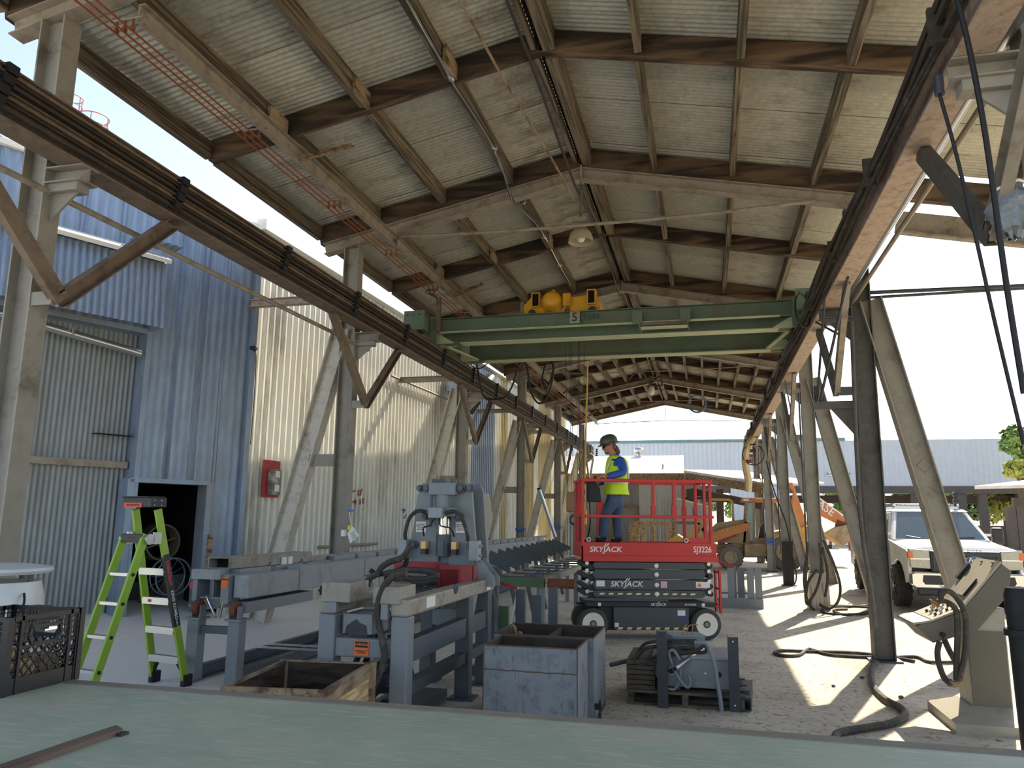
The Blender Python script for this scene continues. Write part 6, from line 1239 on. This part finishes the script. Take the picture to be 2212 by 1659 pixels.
for i,(px,py,w_,h_,lb) in enumerate(((1418,1150,50,46,'pale timber frame leaning on the shed wall, its opening upright'),(1394,1150,30,44,'narrow greyed timber frame leaning behind the pale one'),(1482,1152,48,52,'pale timber frame by the backhoe bucket'),(1372,1148,24,50,'broad dusty board leaning left of the timber frames'))):
    YW = 34.2+.32*i; c_ = at(px,py,YW); hx = w_/2/45; zt_ = at(px,py-h_/2,YW).z
    t = T('window_frame' if i < 3 else 'leaning_board',lb,'frame' if i < 3 else 'board',(c_.x,YW,0),0,'timber frames leaning behind the lift')
    if i < 3:
        part(t,'stile','wood_pale',lambda m: [m.bx(c_.x+s_*hx-.07,c_.x+s_*hx+.07,YW-.05,YW+.1,0,zt_) for s_ in (-1,1)])
        part(t,'rail','wood_pale',lambda m: [m.bx(c_.x-hx+.07,c_.x+hx-.07,YW-.05,YW+.1,z,z+.14) for z in (.0,zt_-.14)])
    else:
        part(t,'board','wood_pale',lambda m: m.prism([(-hx,0),(hx,0),(hx*.8,zt_),(-hx,zt_*.9)],(c_.x,YW+.05,0),X_,Z_,(0,.06,0)))
        part(t,'batten','wood_pale',lambda m: m.bx(c_.x-hx,c_.x+hx*.8,YW,YW+.04,zt_*.5,zt_*.5+.1))
ps = T('small_pavilion','small weathered roof on posts at the right edge of the yard','shed',tuple(at(2165,1100,34)))
v0, v1, v2 = at(2105,1050,33), at(2225,1012,33), at(2225,1047,33)
part(ps,'roof','rust_roof',lambda m: m.add([v0,v2,v1+V((3,6,0)),v0+V((4.0,6,.55)),v0+V((0,0,-.12)),v2+V((0,0,-.12)),v1+V((3,6,-.12)),v0+V((4.0,6,.43))],[(0,1,2,3),(4,5,6,7),(0,1,5,4),(1,2,6,5),(2,3,7,6),(3,0,4,7)]))
for px in (2185,2205): 
    q = at(px,1100,34); part(ps,'post','far_beam',lambda m: m.bx(q.x-.15,q.x+.15,34,34.3,0,2.5))
part(ps,'siding','far_beam',lambda m: (lambda p,q: m.bx(p.x,q.x+2,36,36.2,0,p.z))(at(2188,1075,36),at(2230,1075,36)))
part(ps,'low_wall','far_beam',lambda m: (lambda p,q: m.bx(p.x,q.x,35,35.3,0,p.z))(at(2110,1135,35),at(2195,1135,35)))
sp = T('small_pickup','small white pickup far behind the backhoe boom','truck',tuple(at(1730,1150,52)))
q = at(1727,1150,52)
part(sp,'body','truck_white',lambda m: m.prism([(-2.2,.45),(2.4,.45),(2.4,.95),(.6,1.0),(.2,1.5),(-1.0,1.5),(-1.3,1.0),(-2.2,.9)],(q.x,52,0),X_,Z_,(0,1.7,0)),bevel=.08)
part(sp,'window','windshield',lambda m: m.prism([(.5,1.02),(.18,1.42),(-.9,1.42),(-1.1,1.02)],(q.x,51.99,0),X_,Z_,(0,.02,0)))
part(sp,'wheel','rubber',lambda m: [m.cyl((q.x+dx,51.95,.36),(q.x+dx,52.15,.36),.36,16) for dx in (-1.4,1.5)],smooth=True)
sb_ = T('striped_barrier','low red and white striped barrier far behind the dipper arm','barrier',tuple(at(1800,1143,50)))
q = at(1797,1143,50)
part(sb_,'board','label_white',lambda m: m.bx(q.x-.9,q.x+1.2,50,50.05,.5,.95))
part(sb_,'stripe','red_guard',lambda m: [m.bx(q.x-.9+.35*i,q.x-.75+.35*i,49.98,50,.5,.95) for i in range(6)])
part(sb_,'foot','steel_dark',lambda m: [m.bx(q.x+dx,q.x+dx+.08,49.9,50.3,0,.5) for dx in (-.7,.9)])
# trees
def leafmat(name, rgb): return M(name, rgb, .8, 0, var=.35, scale=3)
leafmat('leaf_mid',(118,146,74)); leafmat('leaf_yellow',(168,172,84)); leafmat('leaf_dark',(84,110,62)); M('bark',(92,78,62),.9,var=.2)
def tree(label, px, pytop, pybase, wpx, Y, mat, seed, nleaf=1500):
    rr = random.Random(seed); c = at(px,pybase,Y); top = at(px,pytop,Y).z; hw = wpx/2*Y/1657; zb_ = max(at(px,pybase,Y).z, .8)
    t = T('tree',label,'tree',(c.x,Y,0),0,'trees beyond the yard')
    part(t,'trunk','bark',lambda m: m.tube([(c.x,Y,0),(c.x+.1,Y,zb_),(c.x,Y,(zb_+top)/2)],[.22,.18,.08],8))
    m = MB(); zc = (zb_+top)/2; hz = (top-zb_)/2
    blobs = [(V((c.x+rr.uniform(-.65,.65)*hw, Y+rr.uniform(-.6,.6)*hw, zc+rr.uniform(-.65,.6)*hz)), rr.uniform(.28,.5)*min(hw,hz*1.3)) for _ in range(12)]
    for _ in range(nleaf):
        bc, br = rr.choice(blobs); d = V((rr.gauss(0,1),rr.gauss(0,1),rr.gauss(0,1))).normalized()*br*rr.uniform(.5,1.05)**.5; p = bc+d
        n_ = (d.normalized()+V((rr.uniform(-.7,.7),rr.uniform(-.7,.7),rr.uniform(-.3,.9)))).normalized(); s_ = rr.uniform(.12,.24)*(Y/60)**.5*1.2
        u = n_.cross(V((rr.uniform(-1,1),rr.uniform(-1,1),rr.uniform(-1,1)))).normalized(); v_ = n_.cross(u)
        m.add([p-u*s_,p-v_*s_*.6,p+u*s_,p+v_*s_*.6],[(0,1,2,3)])
    tag(m.build('foliage',mat,t),kind='stuff'); return t
tree('mid green rounded tree seen between far posts left of the truck',1838,1048,1118,110,75,'leaf_mid',1)
tree('sparse dark tree above the truck cab between far posts',1958,1046,1090,60,78,'leaf_dark',2,700)
tree('bushy green tree right of the leaning brace under the far beam',2025,1050,1130,110,74,'leaf_mid',3)
tree('yellow green bushy tree beside the small pavilion',2170,1050,1130,110,66,'leaf_yellow',4)
tree('dark green tree behind the yellow green one',2095,1045,1135,90,78,'leaf_dark',8)
tree('small tree far off through the shed opening by the lean-to post',1600,1065,1125,60,80,'leaf_mid',5,900)
tree('tall green tree rising at the right photo edge',2215,905,1010,70,50,'leaf_mid',6,1300)
tree('leafy branch mass above the pavilion roof',2200,990,1030,60,48,'leaf_yellow',7,700)
tree('low olive hedge tree far behind the lean-to',1525,1075,1110,70,90,'leaf_dark',9,700)
# ---------------------------------------------------------------- tower cage and mast above the left roof
tw = T('tower_cage','red railing cage on top of a tower behind the end wall','railing',tuple(at(190,260,26)))
M('cage_red',(176,92,86),.6)
c1, c2 = at(152,255,26), at(200,280,26)
part(tw,'hoop','cage_red',lambda m: [m.torus(c1+V((0,0,z)),.42,.022,X_,Y_,18,5) for z in (.1,.55,.95)])
part(tw,'hoop','cage_red',lambda m: [m.torus(c2+V((0,0,z)),.62,.025,X_,Y_,20,5) for z in (-.35,.1,.55)])
part(tw,'upright','cage_red',lambda m: [m.cyl(c1+V((.42*cos(a),.42*sin(a),-1.6)),c1+V((.42*cos(a),.42*sin(a),.95)),.02,5) for a in (0,1.2,2.4,3.6,4.8)])
part(tw,'upright','cage_red',lambda m: [m.cyl(c2+V((.62*cos(a),.62*sin(a),-1.6)),c2+V((.62*cos(a),.62*sin(a),.55)),.02,5) for a in (.3,1.3,2.3,3.3,4.3,5.3)])
part(tw,'tower_shaft','wall_galv',lambda m: m.bx(c1.x-1.2,c2.x+.9,26.2,28.5,0,c2.z-1.4))
part(tw,'ladder_rail','cage_red',lambda m: m.cyl(at(-20,280,25),at(60,335,25),.04,6))
ms = T('antenna_mast','thin white mast standing behind the end wall at the left edge','mast',tuple(at(15,330,24)))
part(ms,'pole','white_paint',lambda m: m.cyl(V((at(15,300,24).x,24,0)),at(17,285,24),.05,8))
part(ms,'bracket','white_paint',lambda m: m.box(at(16,300,24),(.2,.2,.06)))
# ---------------------------------------------------------------- things on and by the left walls
wA = lambda s_,z,o=.06: c0+tA*s_+V((0,0,z))+nA*o
def onA(px,py,o=.05):                                    # point on the long wall
    d = RW @ V((px-1106,-(py-829.5),-FPX)); C0 = V((0,0,CAMZ)); k_ = (c0+nA*o-C0).dot(nA)/d.dot(nA); return C0+d*k_
fa = T('alarm_box','weathered grey switch box on a red painted board on the long wall','box',tuple(onA(583,1040)))
p = onA(583,1038)
part(fa,'red_board',M('board_red',(176,62,58),.7,var=.2,dirt=(130,60,56)),lambda m: m.prism([(-.26,-.3),(.26,-.3),(.26,.36),(-.26,.36)],p,tA,Z_,nA*.03))
part(fa,'box',M('box_worn',(120,112,104),.7,.1,var=.2,dirt=(210,206,196),damt=.5,dscale=9),lambda m: m.prism([(-.12,-.26),(.13,-.26),(.13,.2),(-.12,.2)],p+nA*.03,tA,Z_,nA*.12),bevel=.01)
part(fa,'label_patch','label_white',lambda m: [m.prism([(-.07,.05),(.08,.05),(.08,.17),(-.07,.17)],p+nA*.152,tA,Z_,nA*.003),m.prism([(-.07,-.2),(.08,-.2),(.08,-.08),(-.07,-.08)],p+nA*.152,tA,Z_,nA*.003)])
fl = T('flood_light','small black floodlight with a drooping wire high on the long wall','lamp',tuple(onA(548,755)))
p = onA(548,752,.1)
part(fl,'head','black',lambda m: m.box(p,(.12,.08,.07)),bevel=.01)
part(fl,'bracket','steel_dark',lambda m: m.tube([onA(543,757,.02),p+V((0,.03,-.05))],.014,6))
part(fl,'wire','steel_dark',lambda m: m.tube([p+V((0,.05,-.02)),onA(553,780,.06),onA(549,860,.06),onA(541,960,.06)],.009,5,sub=4))
nt_ = T('paper_notice','white paper notice and yellow tag tied to the second conveyor side column','notice',tuple(at(760,1155,11.4)))
def npt(px,py): q_ = at(px,py,11.36); return (q_.x,q_.z)
part(nt_,'paper','label_white',lambda m: m.prism([npt(*q_) for q_ in ((762,1137),(776,1157),(756,1174),(750,1152))],(0,11.36,0),X_,Z_,(0,.004,0)))
part(nt_,'print_line','mach_dark',lambda m: [m.bar(at(757+1.2*i,1153+3.2*i,11.355)+V((0,0,0)),at(766+1.0*i,1146+3.2*i,11.355),.001,.006) for i in range(5)])
part(nt_,'yellow_tag',M('tag_yellow',(222,210,66),.6),lambda m: m.bx(npt(750,1140)[0],npt(757,1140)[0],11.375,11.38,npt(750,1145)[1],npt(750,1135)[1]))
part(nt_,'blue_tape','tape_blue',lambda m: m.bx(npt(750,1103)[0],npt(763,1103)[0],11.375,11.38,npt(750,1105)[1],npt(750,1101)[1]))
part(nt_,'string','white_paint',lambda m: m.tube([at(755,1106,11.37),at(757,1125,11.365),at(760,1137,11.36)],.006,5))
lbk = T('stone_slab','pale thin stone slab leaning beside the press in front of the long wall','slab',tuple(at(1048,1170,15)))
def spt(px,py): q_ = at(px,py,15.0); return (q_.x,q_.z)
part(lbk,'slab',M('slab_pale',(196,188,170),.8,var=.06,dirt=(176,164,142),damt=.3),lambda m: m.prism([spt(*q_) for q_ in ((1034,1068),(1040,1065),(1055,1066),(1063,1118),(1052,1168),(1040,1168))],(0,15,0),X_,Z_,(0,.05,0)),bevel=.01)
part(lbk,'prop','wood_pale',lambda m: m.bx(spt(1042,0)[0]-.05,spt(1042,0)[0]+.1,15.05,15.15,0,1.1))
ex = T('exhaust_pipe','black capped steel pipe leaning among the braces near the far left columns','pipe',tuple(at(1180,1100,26)))
part(ex,'pipe','zinc',lambda m: m.cyl(at(1164,1056,26),at(1200,1160,26.2),.06,8),smooth=True)
part(ex,'cap','black',lambda m: m.cyl(at(1163.5,1054,26),at(1165,1058,26),.07,10))
eh = T('exhaust_duct','bent dark duct poking out of the long wall below the eave','duct',tuple(onA(1040,860,.5)))
part(eh,'duct','steel_dark',lambda m: m.tube([onA(1062,815,.1),onA(1052,830,.6),onA(1030,868,.7),onA(1015,890,.5)],.12,10,sub=3),smooth=True)
part(eh,'hood','wall_galv',lambda m: m.prism([(0,0),(1.2,0),(1.0,.5),(.1,.6)],onA(965,845,.1),tA,Z_,nA*.9))
# stored things inside the dark doorway
def Bp(t_,z,o): return B(t_,z,o)
fd = T('fan_drum','round pale fan drum standing inside the dark doorway','fan',tuple(Bp(-.75,.5,-.8)))
part(fd,'ring',M('drum_tan',(124,110,90),.6,var=.1),lambda m: (lambda c_: m.rings([m.ring(c_+nB*h,tB,Z_,r,r,28) for r,h in ((.3,0),(.3,.3),(.27,.3),(.27,0),(.3,0))],cap=False))(Bp(-.85,1.35,-1.1)),smooth=True)
part(fd,'cross_bar','drum_tan',lambda m: m.bar(Bp(-1.1,1.25,-.9),Bp(-.6,1.42,-.9),.03,.03))
part(fd,'stand','drum_tan',lambda m: [m.bar(Bp(t_,.35,-1.0),Bp(t_,1.1,-1.0),.05,.05) for t_ in (-1.05,-.65)])
wd_ = T('wire_reel','pale wire reel lying below the fan drum in the doorway','reel',tuple(Bp(-.8,.45,-.5)))
part(wd_,'rim','wall_galv',lambda m: [m.torus(Bp(-.75,.8,-.75)+nB*h,.3,.014,tB,Z_,24,5) for h in (0,.2)])
part(wd_,'spoke','wall_galv',lambda m: [m.bar(Bp(-.75,.8,-.75)-(tB*cos(a)+Z_*sin(a))*.3,Bp(-.75,.8,-.75)+(tB*cos(a)+Z_*sin(a))*.3,.008,.008) for a in (0,.5,1.05,1.57,2.1,2.6)])
sd_ = T('timber_prop','upright weathered plank at the right side of the doorway','plank',tuple(Bp(-.45,.4,.3)))
part(sd_,'plank','wood_pale',lambda m: m.bar(Bp(-.62,.36,.25),Bp(-.60,1.5,.22),.05,.09,nB))
part(sd_,'cross_piece','wood_pale',lambda m: m.bar(Bp(-.9,.42,.3),Bp(-.3,.4,.3),.1,.04))
for i,(t_,z,c_) in enumerate(((-1.1,.35,'mach_dark'),(-.3,.4,'mach_grey'),(-1.35,.4,'drum_tan'))):
    t = T('scrap_box',['dark scrap box on the floor inside the doorway','grey scrap box inside the doorway by its right jamb','tan scrap box at the left inside the doorway'][i],'box',tuple(Bp(t_,.25,-1.2)),0,'boxes in the doorway')
    part(t,'body',c_,lambda m: m.prism([(-.2,0),(.2,0),(.18,.35+.1*i),(-.2,.32+.1*i)],Bp(t_,.35,-1.6),tB,Z_,nB*.4))
# ribbon of paint marks left on the long wall
pm = T('paint_mark','faded blue and red spray marks on the long corrugated wall','graffiti',tuple(onA(890,1110)))
part(pm,'blue_stroke',M('spray_blue',(70,100,140),.8),lambda m: [m.tube([onA(*q_,.042) for q_ in pts],.018,4,sub=3) for pts in (((868,1102),(874,1100),(872,1108)),((878,1112),(872,1120)),((898,1099),(895,1108),(900,1112)),((904,1098),(906,1110),(909,1098)),((912,1110),(912,1097),(916,1096)))])
part(pm,'red_stroke',M('spray_red',(140,84,84),.8),lambda m: [m.tube([onA(*q_,.042) for q_ in pts],.018,4,sub=3) for pts in (((762,1062),(768,1060)),((774,1058),(774,1072)),((782,1056),(778,1070)),((762,1086),(768,1080),(768,1090)),((778,1078),(778,1090)),((784,1076),(784,1088)))])

yb = T('bent_bumper_post','bent cream painted guard post with a hanging cable by the farthest right columns','post',tuple(at(1615,1000,30)))
part(yb,'post',M('cream_paint',(206,184,138),.7,var=.1,dirt=(150,122,86),damt=.35),lambda m: m.tube([at(*q_,29.6) for q_ in ((1646,915),(1632,938),(1616,960),(1610,985),(1612,1015),(1617,1040),(1616,1062))],.13,8,sub=3),smooth=True)
part(yb,'cross_arm','far_beam',lambda m: m.bar(at(1612,975,29.7),at(1640,972,29.7),.12,.12))
part(yb,'cable_ring','black',lambda m: m.torus(at(1627,982,29.5),.38,.02,X_,Z_,22,5))
part(yb,'motor','rust',lambda m: m.cyl(at(1618,994,29.5),at(1618,1000,29.5),.12,12),smooth=True)
for i,(x,y,r_) in enumerate(((.55,7.2,.02),(1.3,9.6,.018),(1.7,10.2,.02),(-.1,9.9,.016),(1.9,9.2,.022),(.9,11.5,.018))):
    st_ = T('pebble',['tiny dark pebble on the shaded floor before the pallet','tiny dark pebble in the lit triangle of floor','tiny dark pebble left of the lone column foot','tiny dark pebble on the shaded floor right of the pallet','tiny dark pebble between the lone column and the console','tiny dark pebble near the shadow edge behind the floor hose'][i],'stone',(x,y,0),0,'pebbles on the floor')
    part(st_,'stone','far_beam',lambda m: m.ell((x,y,r_*.7),(r_*1.3,r_,r_*.8),8,6))
